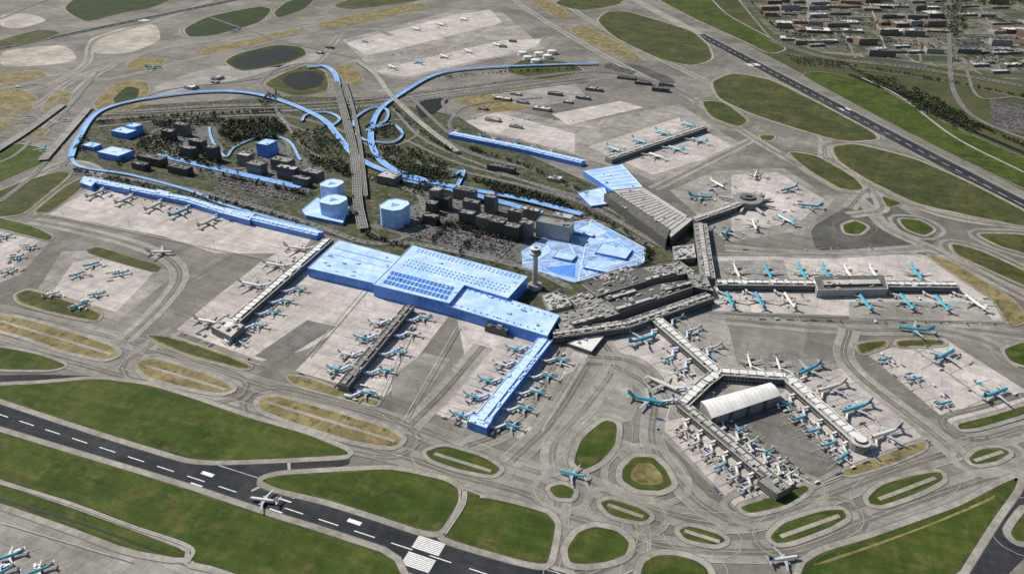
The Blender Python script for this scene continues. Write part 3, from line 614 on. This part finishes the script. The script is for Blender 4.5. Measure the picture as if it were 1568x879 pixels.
for x,y,hx,hy,k in [(1402,505,1350,503,'kw'),(1200,855,1260,850,'dm'),(877,726,830,718,'km'),(405,765,340,760,'wm'),(68,228,82,200,'kw'),(235,104,280,103,'kw'),(245,387,330,390,'ww'),(360,48,300,58,'kw'),(28,133,0,130,'wn')]:
    plane(x,y,hx,hy,k,False)
for a,b in [((1000,650),(1120,775)),((1250,740),(1415,672)),((1095,488),(1540,498)),((1100,384),(1400,380)),((270,508),(395,556)),((455,572),(590,612)),((665,636),(790,676)),((1330,545),(1462,650)),((1390,530),(1520,625)),((1085,645),(1235,735)),((700,182),(880,185)),((560,90),(800,62))]: # equipment rows
    A=P(*a);Bq=P(*b); L=(Bq-A).length; rz=math.atan2((Bq-A).y,(Bq-A).x)
    for i in range(int(L/20)):
        if R.random()<.6: veh(A.lerp(Bq,(i+R.random())/(L/20)),rz+R.choice((0,1.57)))
stm.obj('stand_marking')
for a,b in [((560,620),(690,700)),((640,480),(580,612)),((700,500),(620,640)),((350,388),(280,430)),((400,560),(260,512)),((1090,478),(1545,494)),((1092,390),(1440,386)),((900,545),(830,660)),((1240,748),(1420,672)),((75,330),(430,402)),((560,440),(470,545)),((1392,530),(1520,622)),((530,88),(830,50)),((60,790),(300,870)),((0,800),(200,860))]:
    strip(ln,line(a,b),-.8,.8,0.765,'fade'); strip(ln,line((a[0]+6,a[1]+3),(b[0]+6,b[1]+3)),-.6,.6,0.765,'seam')
ln.obj('taxiway_marking')
# ---------------------------------------------------------------- buildings
def inpoly(x,y,p):
    c=False;n=len(p)
    for i in range(n):
        a=p[i];b=p[i-1]
        if (a[1]>y)!=(b[1]>y) and x<(b[0]-a[0])*(y-a[1])/(b[1]-a[1])+a[0]: c=not c
    return c
def building(name,poly,h,kw='wgrey',kr='rgrey',kg='glass',floors=None,units=5,kp=None,ku=None,z0=0,seg=5):
    mb=MB(); poly=mb.prism([(p[0],p[1]) for p in poly],z0,h,kw,kr); n=len(poly); floors=floors if floors is not None else max(1,int((h-z0)/3.8))
    cx=sum(p[0] for p in poly)/n; cy=sum(p[1] for p in poly)/n
    for i in range(n):
        a=Vector((*poly[i],0));b=Vector((*poly[(i+1)%n],0)); L=(b-a).length; 
        if L<3: continue
        t=(b-a).normalized(); nn=Vector((t.y,-t.x,0)); ns=max(1,int(L/seg))
        for f in range(floors):
            fh=(h-z0)/floors; q0=z0+f*fh+fh*.35; q1=z0+f*fh+fh*.82
            for j in range(ns):
                x0=a+t*(L*j/ns+.5)+nn*.07; x1=a+t*(L*(j+1)/ns-.5)+nn*.07
                mb.face([(x0.x,x0.y,q0),(x1.x,x1.y,q0),(x1.x,x1.y,q1),(x0.x,x0.y,q1)],kg)
        c=(a+b)/2-nn*.5; mb.box(c,L-.1,.8,h,h+1.2,math.atan2(t.y,t.x),kp or kw)
    xs=[p[0] for p in poly];ys=[p[1] for p in poly]; t=Vector((poly[1][0]-poly[0][0],poly[1][1]-poly[0][1],0)); rot=math.atan2(t.y,t.x); done=0
    for _ in range(units*8):
        if done>=units: break
        x=R.uniform(min(xs),max(xs));y=R.uniform(min(ys),max(ys)); x=cx+(x-cx)*.85;y=cy+(y-cy)*.85
        if inpoly(cx+(x-cx)*1.12,cy+(y-cy)*1.12,poly):
            mb.box((x,y),R.uniform(2.5,9),R.uniform(2.5,6),h,h+R.uniform(1.2,3.2),rot,R.choice(ku or ('metal','rgrey','rlight','wdark'))); done+=1
    return mb
def bpx(name,px,h,**k): building(name,[P(*p,h) for p in px],h,**k).obj(name)
GR=math.radians(-25)
def rect(c,wd,dp,rot=GR):
    ca,sa=math.cos(rot),math.sin(rot); return [(c[0]+x*ca-y*sa,c[1]+x*sa+y*ca) for x,y in ((-wd/2,-dp/2),(wd/2,-dp/2),(wd/2,dp/2),(-wd/2,dp/2))]
def blk(name,px,py,wd,dp,h,rot=GR,**k): building(name,rect(P(px,py,h),wd,dp,rot),h,**k).obj(name)
def bil(q,u,v,z):
    a,b,c,e=[P(*p,z) for p in q]; r=(a*(1-u)+b*u)*(1-v)+(e*(1-u)+c*u)*v; r.z=z; return r
B=dict(kw='bwall',kr='broof',kg='bdark',kp='bedge',ku=('broof','bedge','bmid'))
mb=building('t',[P(*p,20) for p in [(518,368),(628,397),(580,436),(471,411)]],20,units=10,**B); 
strip(mb,[P(512,380,20),P(600,402,20)],-2,2,20.4,'bmid'); strip(mb,[P(495,395,20),P(590,419,20)],-1,1,20.4,'bedge'); strip(mb,[P(503,388,20),P(606,414,20)],-.8,.8,20.45,'bmid'); mb.obj('terminal_hall')
mb=building('t',[P(*p,27) for p in [(631,376),(808,424),(778,457),(711,437),(688,465),(571,436)]],27,units=6,**B)
q=[(640,381),(800,424),(772,451),(612,408)]
for i in range(26):
    for v in (.04,.13,.62,.75,.88) : mb.cyl(bil(q,(i+.5)/26,v,27),2.2,1.8,27,28.1,8,'bmid','bwall')
q=[(600,414),(697,439),(684,460),(585,434)]
for i in range(16):
    for j in range(3):
        mb.face([bil(q,u,v,27.5) for u,v in ((i/16+.008,j/3+.04),((i+1)/16-.008,j/3+.04),((i+1)/16-.008,(j+1)/3-.04),(i/16+.008,(j+1)/3-.04))],'bdark')
mb.obj('terminal_hall')
mb=building('t',[P(*p,21) for p in [(711,437),(857,483),(838,515),(683,468)]],21,units=6,**B)
for i in range(14):
    for v in (.08,.92): mb.cyl(bil([(716,441),(850,484),(833,511),(690,468)],(i+.5)/14,v,21),2,1.6,21,22.2,8,'bmid','bwall')
mb.obj('terminal_hall')
bpx('terminal_annex',[(748,492),(782,500),(776,508),(742,499)],12,kw='wdark',kr='rdark')
for px in [[(170,279),(200,285),(198,291),(168,285)],[(240,290),(262,295),(258,302),(236,297)],[(345,318),(390,328),(382,338),(340,327)],[(128,270),(150,275),(140,286),(122,280)]]: bpx('pier_lounge',px,14,units=2,**B)
for px,h,kr,kw in [([(868,455),(905,446),(925,461),(888,473)],15,'rgrey','wgrey'),([(890,436),(985,410),(1012,424),(915,454)],19,'rdark','wgrey'),([(987,410),(1040,400),(1064,416),(1010,428)],17,'rgrey','wgrey'),
 ([(928,462),(1010,436),(1050,430),(1062,440),(950,478)],18,'rdark','wgrey'),([(848,482),(928,462),(950,480),(860,508)],16,'rgrey','wgrey'),([(1050,415),(1082,425),(1092,446),(1062,440)],16,'rgrey','wdark'),
 ([(830,452),(862,444),(875,468),(842,476)],12,'rlight','wwhite'),([(1030,378),(1062,374),(1066,395),(1032,399)],14,'rlight','wgrey'),([(905,425),(960,408),(975,414),(918,432)],12,'rgrey','wgrey')]:
    bpx('terminal_building',px,h,kr=kr,kw=kw,units=36,ku=('metal','rlight','rgrey','wwhite','wdark'),kp='rlight')
for px in [[(925,455),(970,442),(976,446),(932,459)],[(985,425),(1030,414),(1036,418),(990,430)],[(940,470),(1000,452),(1006,456),(946,475)],[(872,492),(920,480),(926,484),(878,497)],[(1015,440),(1055,430),(1060,434),(1020,445)]]:
    bpx('terminal_penthouse',px,22,kr='rlight',kw='wgrey',units=6)
bpx('service_building',[(868,526),(905,512),(926,514),(906,539)],7,kr='rwhite',kw='wgrey',units=2)
mb=MB(); c=P(819,441); c.z=0
mb.cyl(c,14,14,0,9,20,'wwhite','rgrey'); mb.cyl(c,5.2,4.6,9,72,20,'rlight'); 
for z in range(12,70,5): mb.cyl(c,5.35,5.35,z,z+.9,20,'wgrey','wgrey')
mb.cyl(c,4.6,10,72,76,24,'wwhite'); mb.cyl(c,11,11,76,79,24,'glass','rlight'); mb.cyl(c,12,12,79,80.2,24,'wwhite','rlight'); mb.cyl(c,7,9.5,80.2,84,24,'rlight'); mb.cyl(c,9,10.5,84,89,24,'glass','rwhite'); mb.cyl(c,11,10.4,89,90.2,24,'wwhite','rwhite'); mb.cyl(c,4,3.5,90.2,93,12,'metal'); mb.cyl(c,.5,.2,93,106,6,'wwhite'); mb.cyl((c.x+5,c.y),.25,.1,90,98,6,'wwhite')
mb.obj('control_tower')
mb=building('t',[P(*p,14) for p in [(893,262),(952,252),(985,288),(938,292)]],14,units=4,**B)
for i in range(6): strip(mb,[bil([(893,262),(952,252),(985,288),(938,292)],.04,(i+.7)/7,14),bil([(893,262),(952,252),(985,288),(938,292)],.96,(i+.7)/7,14)],-1.2,1.2,14.3,'bmid')
mb.obj('terminal_hall')
bpx('terminal_annex',[(885,296),(925,286),(935,312),(905,316)],6,units=2,**B)
mb=building('g',[P(*p,22) for p in [(938,292),(985,287),(1062,336),(1028,364)]],22,kw='wdark',kr='rlight',kg='rdark',floors=5,units=8)
qq=[(942,295),(984,291),(1056,335),(1026,358)]
for i in range(16):
    u0=(i+.25)/16;u1=(i+.6)/16
    mb.face([bil(qq,.06,u0,22.6),bil(qq,.94,u0,22.6),bil(qq,.94,u1,22.6),bil(qq,.06,u1,22.6)],'rgrey')
mb.obj('parking_garage')
bpx('parking_garage',[(925,298),(938,293),(1026,352),(1020,368)],24,kw='wdark',kr='rdark',kg='rdark',floors=5,units=4)
pz=MB()
pz.face([P(*p,1.2) for p in [(845,345),(905,336),(990,382),(985,404),(880,433),(800,410),(798,385),(830,365)]],'bplaza')
for i,pts in enumerate([[(885,352),(905,342),(930,355),(890,375)],[(915,378),(950,370),(975,388),(940,398),(915,392)],[(840,385),(880,375),(895,395),(850,405)],[(900,400),(960,400),(900,420)],[(835,410),(880,405),(880,425),(850,418)],[(895,360),(950,368),(905,376)],[(930,350),(950,360),(925,365)],[(955,372),(985,385),(965,388)],[(812,392),(838,375),(845,384),(820,402)]]):
    pz.face([P(*p,1.5+i*.05) for p in pts],('broof','bmid','bplaza','broof','bwall')[i%5])
for a,b in [((905,338),(885,432)),((800,405),(988,385)),((830,365),(985,402)),((900,340),(985,400)),((855,345),(900,425)),((800,400),(950,362)),((880,430),(985,395)),((845,347),(905,337)),((905,337),(989,382)),((989,382),(985,403)),((985,403),(881,432)),((881,432),(800,409))]: strip(pz,line(a,b),-1.5,1.5,2.0+R.random()*.1,'bedge')
pz.obj('station_plaza')
for px,py,wd,dp in [(893,357,50,14),(940,384,70,50),(865,392,45,30),(915,412,60,12)]: blk('station_pavilion',px,py,wd,dp,6,units=1,**B)
for px,py,wd,dp,h in [(508,281,52,52,40),(510,306,60,56,40),(604,314,60,62,46)]:
    c=P(px,py,h); rot=GR; pol=rect(c,wd,dp,rot); pol=[(a_[0]*.78+b_[0]*.22,a_[1]*.78+b_[1]*.22) for k_ in range(4) for a_,b_ in ((pol[k_],pol[(k_+1)%4]),(pol[(k_+1)%4],pol[k_]))]
    mb=building('x',pol,h,units=0,floors=9,kw='broof',kr='bedge',kg='bmid',kp='bedge'); 
    mb.cyl(c,13,13,h+.3,h+.35,3,'bwall','bwall'); mb.cyl(c,9,9,h+.3,h+.6,3,'bwall','bmid'); mb.obj('office_tower')
bpx('office_podium',[(462,322),(485,303),(535,318),(525,342),(468,330)],8,units=0,**B)
for px,py,wd,dp,h in [(190,200,70,40,18),(176,232,85,50,18),(140,222,50,30,12),(408,218,42,42,38),(205,192,40,30,26)]: blk('office_building',px,py,wd,dp,h,units=2,**B)
for px,py,wd,dp,h,kw,kr in [(232,240,90,26,22,'wdark','rdark'),(275,255,70,24,20,'wdark','rdark'),(215,250,50,20,18,'wdark','rdark'),(258,200,40,22,30,'wdark','rgrey'),(278,190,50,20,36,'wgrey','rgrey'),(302,215,50,22,36,'wdark','rgrey'),(325,225,30,26,40,'wdark','rdark'),(288,226,50,20,30,'wdark','rgrey'),
 (375,236,40,24,34,'wgrey','rlight'),(392,250,50,26,28,'wgrey','rgrey'),(432,244,60,30,30,'wgrey','rgrey'),(440,256,60,22,34,'wdark','rlight'),(478,262,55,26,26,'wgrey','rgrey'),(462,272,50,20,22,'wdark','rgrey'),
 (596,268,55,40,22,'wgrey','rlight'),(668,290,26,26,46,'wgrey','rlight'),(678,302,40,22,30,'wdark','rgrey'),(662,310,26,22,26,'wdark','rgrey'),(712,290,60,20,26,'wgrey','rdark'),(722,308,40,18,38,'wgrey','rgrey'),(752,300,28,22,42,'wgrey','rgrey'),(716,325,36,22,34,'wdark','rgrey'),(742,332,34,20,32,'wgrey','rgrey'),(762,338,36,22,36,'wdark','rdark'),
 (790,322,34,20,40,'wgrey','rgrey'),(785,345,36,22,34,'wdark','rgrey'),(806,340,28,22,38,'wgrey','rgrey'),(812,320,46,18,24,'wgrey','rlight'),(768,255,80,18,14,'wdark','rdark'),(850,340,80,30,38,'wwhite','rgrey'),(862,330,44,22,44,'wwhite','rlight'),(850,272,36,24,9,'wwhite','rwhite'),(755,182,50,20,8,'wwhite','rlight'),(830,165,60,24,9,'wwhite','rwhite'),(893,148,50,20,9,'wgrey','rlight'),(790,192,40,14,8,'wwhite','rlight'),
 (333,118,30,40,9,'wwhite','rlight'),(293,132,40,34,9,'wwhite','rwhite'),(1012,135,60,25,12,'wdark','rdark'),(1020,128,50,22,10,'wgrey','rdark'),(770,150,60,24,8,'wtan','rwhite'),(800,155,40,20,8,'wwhite','rlight'),(850,142,50,22,9,'wgrey','rgrey'),(790,143,40,16,7,'wwhite','rwhite'),(870,155,30,20,7,'wwhite','rwhite'),(740,165,30,20,7,'wwhite','rlight'),(910,135,60,24,10,'wgrey','rlight'),
 (770,70,30,20,8,'wwhite','rwhite'),(785,62,30,20,8,'wgrey','rlight'),(490,80,30,18,7,'wwhite','rwhite'),(505,72,34,20,7,'wgrey','rlight'),(960,118,70,24,9,'wgrey','rdark'),(985,126,60,20,9,'wdark','rdark'),(330,125,26,20,6,'wwhite','rwhite'),(660,330,36,20,22,'wdark','rgrey')]:
    blk('office_building' if h>15 else 'low_warehouse',px,py,wd,dp,h,kw=kw,kr=kr,units=6)
bpx('pier_lounge',[(1245,424),(1355,422),(1360,443),(1252,445)],16,kw='wwhite',kr='rdark',units=14,kp='rwhite')
bpx('pier_lounge',[(1258,428),(1345,427),(1350,435),(1262,437)],20,kw='wgrey',kr='rlight',units=4)
c=P(1145,303,18); mb=MB(); c.z=0
mb.cyl(c,36,36,0,16,12,'wgrey','rgrey'); mb.cyl(c,37,37,16,17.4,12,'rlight','rgrey'); mb.cyl(c,20,18,17.4,22,12,'glass','rdark'); mb.cyl(c,7,7,22,26,10,'wdark','rdark')
for i in range(8): an=i*.785+.3; mb.box((c.x+50*math.cos(an),c.y+50*math.sin(an)),36,5,4,9,an,'wwhite','rlight')
mb.obj('pier_rotunda')
mb=MB(); A=[P(*p,22) for p in [(1073,612),(1180,583),(1196,603),(1090,638)]]
n_=10
for j in range(n_):
    def pt(u,v):
        r=(A[0]*(1-u)+A[1]*u)*(1-v)+(A[3]*(1-u)+A[2]*u)*v; r.z=17+6*math.sin(math.pi*(0.1+.8*v)); return r
    for i in range(16):
        mb.face([pt((i+.04)/16,j/n_),pt((i+1)/16,j/n_),pt((i+1)/16,(j+1)/n_),pt((i+.04)/16,(j+1)/n_)],'rwhite'); mb.face([pt(i/16,j/n_),pt((i+.04)/16,j/n_),pt((i+.04)/16,(j+1)/n_),pt(i/16,(j+1)/n_)],'rgrey')
    for u in (0,1):
        a=pt(u,j/n_);b=pt(u,(j+1)/n_); mb.face([a,b,(b.x,b.y,0),(a.x,a.y,0)],'wgrey')
for v in (0,1):
    for i in range(16):
        a=pt(i/16,v);b=pt((i+1)/16,v); mb.face([(a.x,a.y,0),(b.x,b.y,0),b,a],'wgrey' if i%4 else 'wdark')
mb.obj('aircraft_hangar')
c=P(1318,674,14); c.z=0; mb=MB(); mb.cyl(c,15,15,0,14,16,'wgrey','rlight'); mb.cyl(c,9,8,14,17,16,'glass','rwhite'); mb.obj('pier_rotunda')
bpx('pier_lounge',[(322,500),(345,484),(374,498),(354,517)],16,kw='wgrey',kr='rlight',units=8)
bpx('pier_lounge',[(720,634),(755,640),(745,656),(715,645)],14,units=3,**B)
bpx('pier_lounge',[(1160,735),(1180,722),(1212,745),(1190,757)],13,kw='wgrey',kr='rgrey',units=6)
for x,y in ((808,92),(825,86),(838,90),(820,97),(845,83),(800,85)):
    mb=MB(); c=P(x,y); mb.cyl(c,20,20,.5,14,24,'rwhite','rlight'); mb.cyl(c,20.4,20.4,13,14.4,24,'metal','rlight'); mb.cyl(c,18,2,14.5,17,24,'rwhite'); mb.box((c.x+20,c.y-6),1.2,3,0.5,15,.3,'metal'); mb.obj('storage_tank')
# business park
for gx in range(1130,1640,25):
    for gy in (0,10,21,33,46,60,76,95):
        x=gx+R.uniform(-5,5); y=gy+R.uniform(-2,2)
        if y>64+(x-1200)*.1 or x<1140+y*1.0 or abs(x-1450)<11 or R.random()<.18: continue
        if (x//90+gy//25)%5==2: continue
        h=R.choice((8,9,12,14,18,26)); wd=R.uniform(60,120); dp=R.uniform(38,85)
        kr=R.choice(('rgrey','rdark','rlight','rgrey','wtan','rwhite','brick','rdark')); kw=R.choice(('wgrey','wtan','brick','wwhite')); rot=R.choice((.12,.12,-.2))
        f=R.random(); c=P(x,y,h); ca,sa=math.cos(rot),math.sin(rot)
        if f<.35: # L-shaped block
            building('w',[(c.x+u*ca-v_*sa,c.y+u*sa+v_*ca) for u,v_ in ((-wd/2,-dp/2),(wd/2,-dp/2),(wd/2,-dp/5),(-wd/6,-dp/5),(-wd/6,dp*.6),(-wd/2,dp*.6))],h,kw=kw,kr=kr,units=8,seg=9).obj('office_building')
        elif f<.55: # U-shaped block round a courtyard
            building('w',[(c.x+u*ca-v_*sa,c.y+u*sa+v_*ca) for u,v_ in ((-wd/2,-dp/2),(wd/2,-dp/2),(wd/2,dp/2),(wd/4,dp/2),(wd/4,-dp/6),(-wd/4,-dp/6),(-wd/4,dp/2),(-wd/2,dp/2))],h,kw=kw,kr=kr,units=8,seg=9).obj('office_building')
        else: building('w',rect(c,wd,dp,rot),h,kw=kw,kr=kr,units=14,seg=9).obj('warehouse')
for x,y in ((1250,68),(1270,62),(1400,78),(1380,70),(1530,80),(1345,74),(1550,98),(1500,98),(1530,108)): blk('warehouse',x,y,70,35,9,rot=.1,kw='wgrey',kr=R.choice(('rlight','rwhite','rgrey')),units=4,seg=9)
# ---------------------------------------------------------------- parked cars in lots
cm=MB(); lot=MB()
def car(mb,p,rot,k,z=1.5):
    ca,sa=math.cos(rot),math.sin(rot)
    mb.box((p.x,p.y),4.5,1.9,z+.3,z+.95,rot,k); mb.box((p.x-.3*ca,p.y-.3*sa),2.5,1.6,z+.95,z+1.5,rot,'glass',k)
def lotf(q,rows,cols,k='darkasph',z=1.4,fill=.8):
    lot.face([P(*p,z) for p in q],k)
    a,b,c,e=[P(*p) for p in q]; t=(b-a).normalized(); rot=math.atan2(t.y,t.x)+math.pi/2
    for r_ in range(rows):
        for i in range(cols):
            if R.random()<fill:
                car(cm,bil(q,(i+.5)/cols,((r_//2)*2+.5+(r_%2)*.75+.12)/rows*.94+.03,0),rot,R.choice(('awhite','cblk','cblk','csil','csil','wdark','wdark','red','kdeep')),z+.05)
lotf([(690,338),(800,362),(765,398),(610,360)],12,52,'road',fill=.75)
lotf([(640,322),(690,335),(650,352),(605,345)],6,18,'road',fill=.7)
lotf([(345,268),(470,295),(445,312),(325,284)],8,60,fill=.65)
lotf([(1515,152),(1590,165),(1590,212),(1520,196)],14,44)
lotf([(1330,92),(1420,100),(1420,108),(1330,98)],4,50); lotf([(1460,60),(1500,64),(1500,78),(1462,74)],8,30); lotf([(880,320),(915,332),(900,340),(860,328)],4,20,'road')
lotf([(1225,30),(1270,36),(1268,44),(1225,38)],6,30); lotf([(1365,14),(1395,16),(1395,26),(1362,24)],6,20); lotf([(930,97),(975,110),(965,116),(925,103)],4,40)
lotf([(330,290),(430,315),(420,322),(325,300)],2,45,fill=.6)
cm.obj('parked_cars'); lot.obj('car_park')
tm=[vehicle('car','awhite',None),vehicle('car','cblk',None),vehicle('car','csil',None),vehicle('car','red',None)]
# ---------------------------------------------------------------- trees
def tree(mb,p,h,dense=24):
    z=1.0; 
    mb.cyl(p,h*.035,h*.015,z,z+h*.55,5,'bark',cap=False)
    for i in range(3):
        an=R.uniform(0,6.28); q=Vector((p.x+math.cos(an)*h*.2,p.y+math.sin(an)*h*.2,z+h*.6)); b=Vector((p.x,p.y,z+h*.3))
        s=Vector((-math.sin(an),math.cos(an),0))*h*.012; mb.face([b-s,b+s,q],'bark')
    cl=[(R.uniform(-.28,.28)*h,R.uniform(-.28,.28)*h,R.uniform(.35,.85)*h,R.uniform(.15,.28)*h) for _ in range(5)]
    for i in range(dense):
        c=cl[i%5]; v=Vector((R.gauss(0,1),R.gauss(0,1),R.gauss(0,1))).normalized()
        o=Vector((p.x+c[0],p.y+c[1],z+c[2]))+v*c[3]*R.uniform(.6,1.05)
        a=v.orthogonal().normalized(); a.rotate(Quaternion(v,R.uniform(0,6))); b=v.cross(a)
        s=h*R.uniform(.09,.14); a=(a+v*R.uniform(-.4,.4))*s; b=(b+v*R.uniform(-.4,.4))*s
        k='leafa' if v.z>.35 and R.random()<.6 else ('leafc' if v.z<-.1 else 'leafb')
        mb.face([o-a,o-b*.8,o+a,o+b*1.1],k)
def wood(name,pts,n,h0=9,h1=15):
    mb=MB(); xs=[p[0] for p in pts];ys=[p[1] for p in pts]; c=0; n=int(n*2.3)
    while c<n:
        x=R.uniform(min(xs),max(xs));y=R.uniform(min(ys),max(ys))
        if inpoly(x,y,pts): tree(mb,P(x,y),R.uniform(h0,h1)); c+=1
    mb.obj(name)
def treerow(path,n,j=5,h0=8,h1=14):
    mb=MB(); wq=catmull([P(*p) for p in path],8)
    for i in range(int(n*1.8)):
        k=R.uniform(0,len(wq)-1.01); a=wq[int(k)].lerp(wq[int(k)+1],k%1); tree(mb,a+Vector((R.uniform(-j,j),R.uniform(-j,j),0)),R.uniform(h0,h1))
    mb.obj('tree_row')
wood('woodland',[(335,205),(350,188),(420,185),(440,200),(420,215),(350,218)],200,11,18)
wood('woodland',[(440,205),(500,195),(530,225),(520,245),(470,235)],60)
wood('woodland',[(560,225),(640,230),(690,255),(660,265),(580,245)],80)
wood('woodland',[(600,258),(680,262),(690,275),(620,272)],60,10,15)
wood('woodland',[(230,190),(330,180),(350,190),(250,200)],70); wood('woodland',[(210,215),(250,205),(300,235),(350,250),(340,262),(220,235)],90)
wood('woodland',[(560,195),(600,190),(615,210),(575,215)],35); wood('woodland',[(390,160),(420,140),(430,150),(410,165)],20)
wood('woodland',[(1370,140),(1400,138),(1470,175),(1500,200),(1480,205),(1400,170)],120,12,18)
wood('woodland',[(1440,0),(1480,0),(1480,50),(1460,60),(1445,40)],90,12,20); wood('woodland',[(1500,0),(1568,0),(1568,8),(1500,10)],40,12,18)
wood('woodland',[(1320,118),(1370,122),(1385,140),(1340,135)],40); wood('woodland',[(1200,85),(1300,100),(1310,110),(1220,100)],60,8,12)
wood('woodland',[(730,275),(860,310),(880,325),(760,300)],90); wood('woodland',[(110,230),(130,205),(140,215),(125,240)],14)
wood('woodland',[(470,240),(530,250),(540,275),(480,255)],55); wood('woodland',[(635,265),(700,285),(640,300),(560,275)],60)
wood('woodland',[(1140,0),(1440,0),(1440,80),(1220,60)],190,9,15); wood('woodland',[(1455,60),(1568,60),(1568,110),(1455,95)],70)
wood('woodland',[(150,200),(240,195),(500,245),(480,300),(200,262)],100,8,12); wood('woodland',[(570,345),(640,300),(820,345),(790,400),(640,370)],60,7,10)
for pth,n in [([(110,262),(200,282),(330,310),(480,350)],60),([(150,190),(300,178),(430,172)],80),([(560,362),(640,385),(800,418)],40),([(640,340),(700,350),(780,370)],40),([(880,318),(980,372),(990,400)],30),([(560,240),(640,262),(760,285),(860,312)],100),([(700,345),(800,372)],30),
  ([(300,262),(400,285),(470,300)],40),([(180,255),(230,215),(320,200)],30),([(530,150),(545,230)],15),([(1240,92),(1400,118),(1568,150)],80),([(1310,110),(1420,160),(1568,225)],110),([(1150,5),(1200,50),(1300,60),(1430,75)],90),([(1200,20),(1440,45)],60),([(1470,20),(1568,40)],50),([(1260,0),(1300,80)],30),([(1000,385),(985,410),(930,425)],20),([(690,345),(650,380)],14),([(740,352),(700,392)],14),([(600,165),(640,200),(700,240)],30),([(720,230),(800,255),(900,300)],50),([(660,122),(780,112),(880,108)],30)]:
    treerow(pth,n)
for pth,n in [([(20,178),(180,172),(330,163),(450,160),(560,152),(700,135),(900,110)],60),([(20,188),(180,182),(330,173),(450,170),(570,162),(720,143)],50),([(1180,62),(1260,88),(1400,105),(1568,134)],50),([(110,262),(200,275),(330,300),(480,345),(560,372),(640,375),(800,410)],30),([(560,270),(700,310),(850,330),(930,345)],20)]:
    wq=catmull([P(*p) for p in pth],8); ns=norms(wq)
    for i in range(n):
        k=R.randint(0,len(wq)-2); a=wq[k].lerp(wq[k+1],R.random()); t=wq[k+1]-wq[k]; o=R.choice((-9,-4,4,9)) if n>30 else R.choice((-3,3)); a=a+ns[k]*o
        inst('car',R.choice(tm),(a.x,a.y,1.7),math.atan2(t.y,t.x),1.1)
def mast():
    mb=MB(); mb.cyl((0,0),.4,.2,0,24,6,'csil'); mb.box((0,0),4,.6,23.5,24.4,0,'metal')
    for x in (-1.6,-.5,.5,1.6): mb.box((x,.6),.7,.5,22.9,23.6,0,'awhite')
    o=mb.obj('t'); me=o.data; bpy.data.objects.remove(o); return me
ms=mast()
for x,y in [(450,545),(300,470),(560,470),(690,560),(640,600),(860,600),(1090,620),(1230,690),(1130,470),(1250,470),(1380,470),(1480,460),(1000,290),(870,240),(200,350),(330,385),(100,340),(1340,600),(1440,640),(1060,740),(620,75),(720,55)]:
    inst('floodlight_mast',ms,(*P(x,y)[:2],.8),-.4)
print('objects',len(bpy.data.objects))
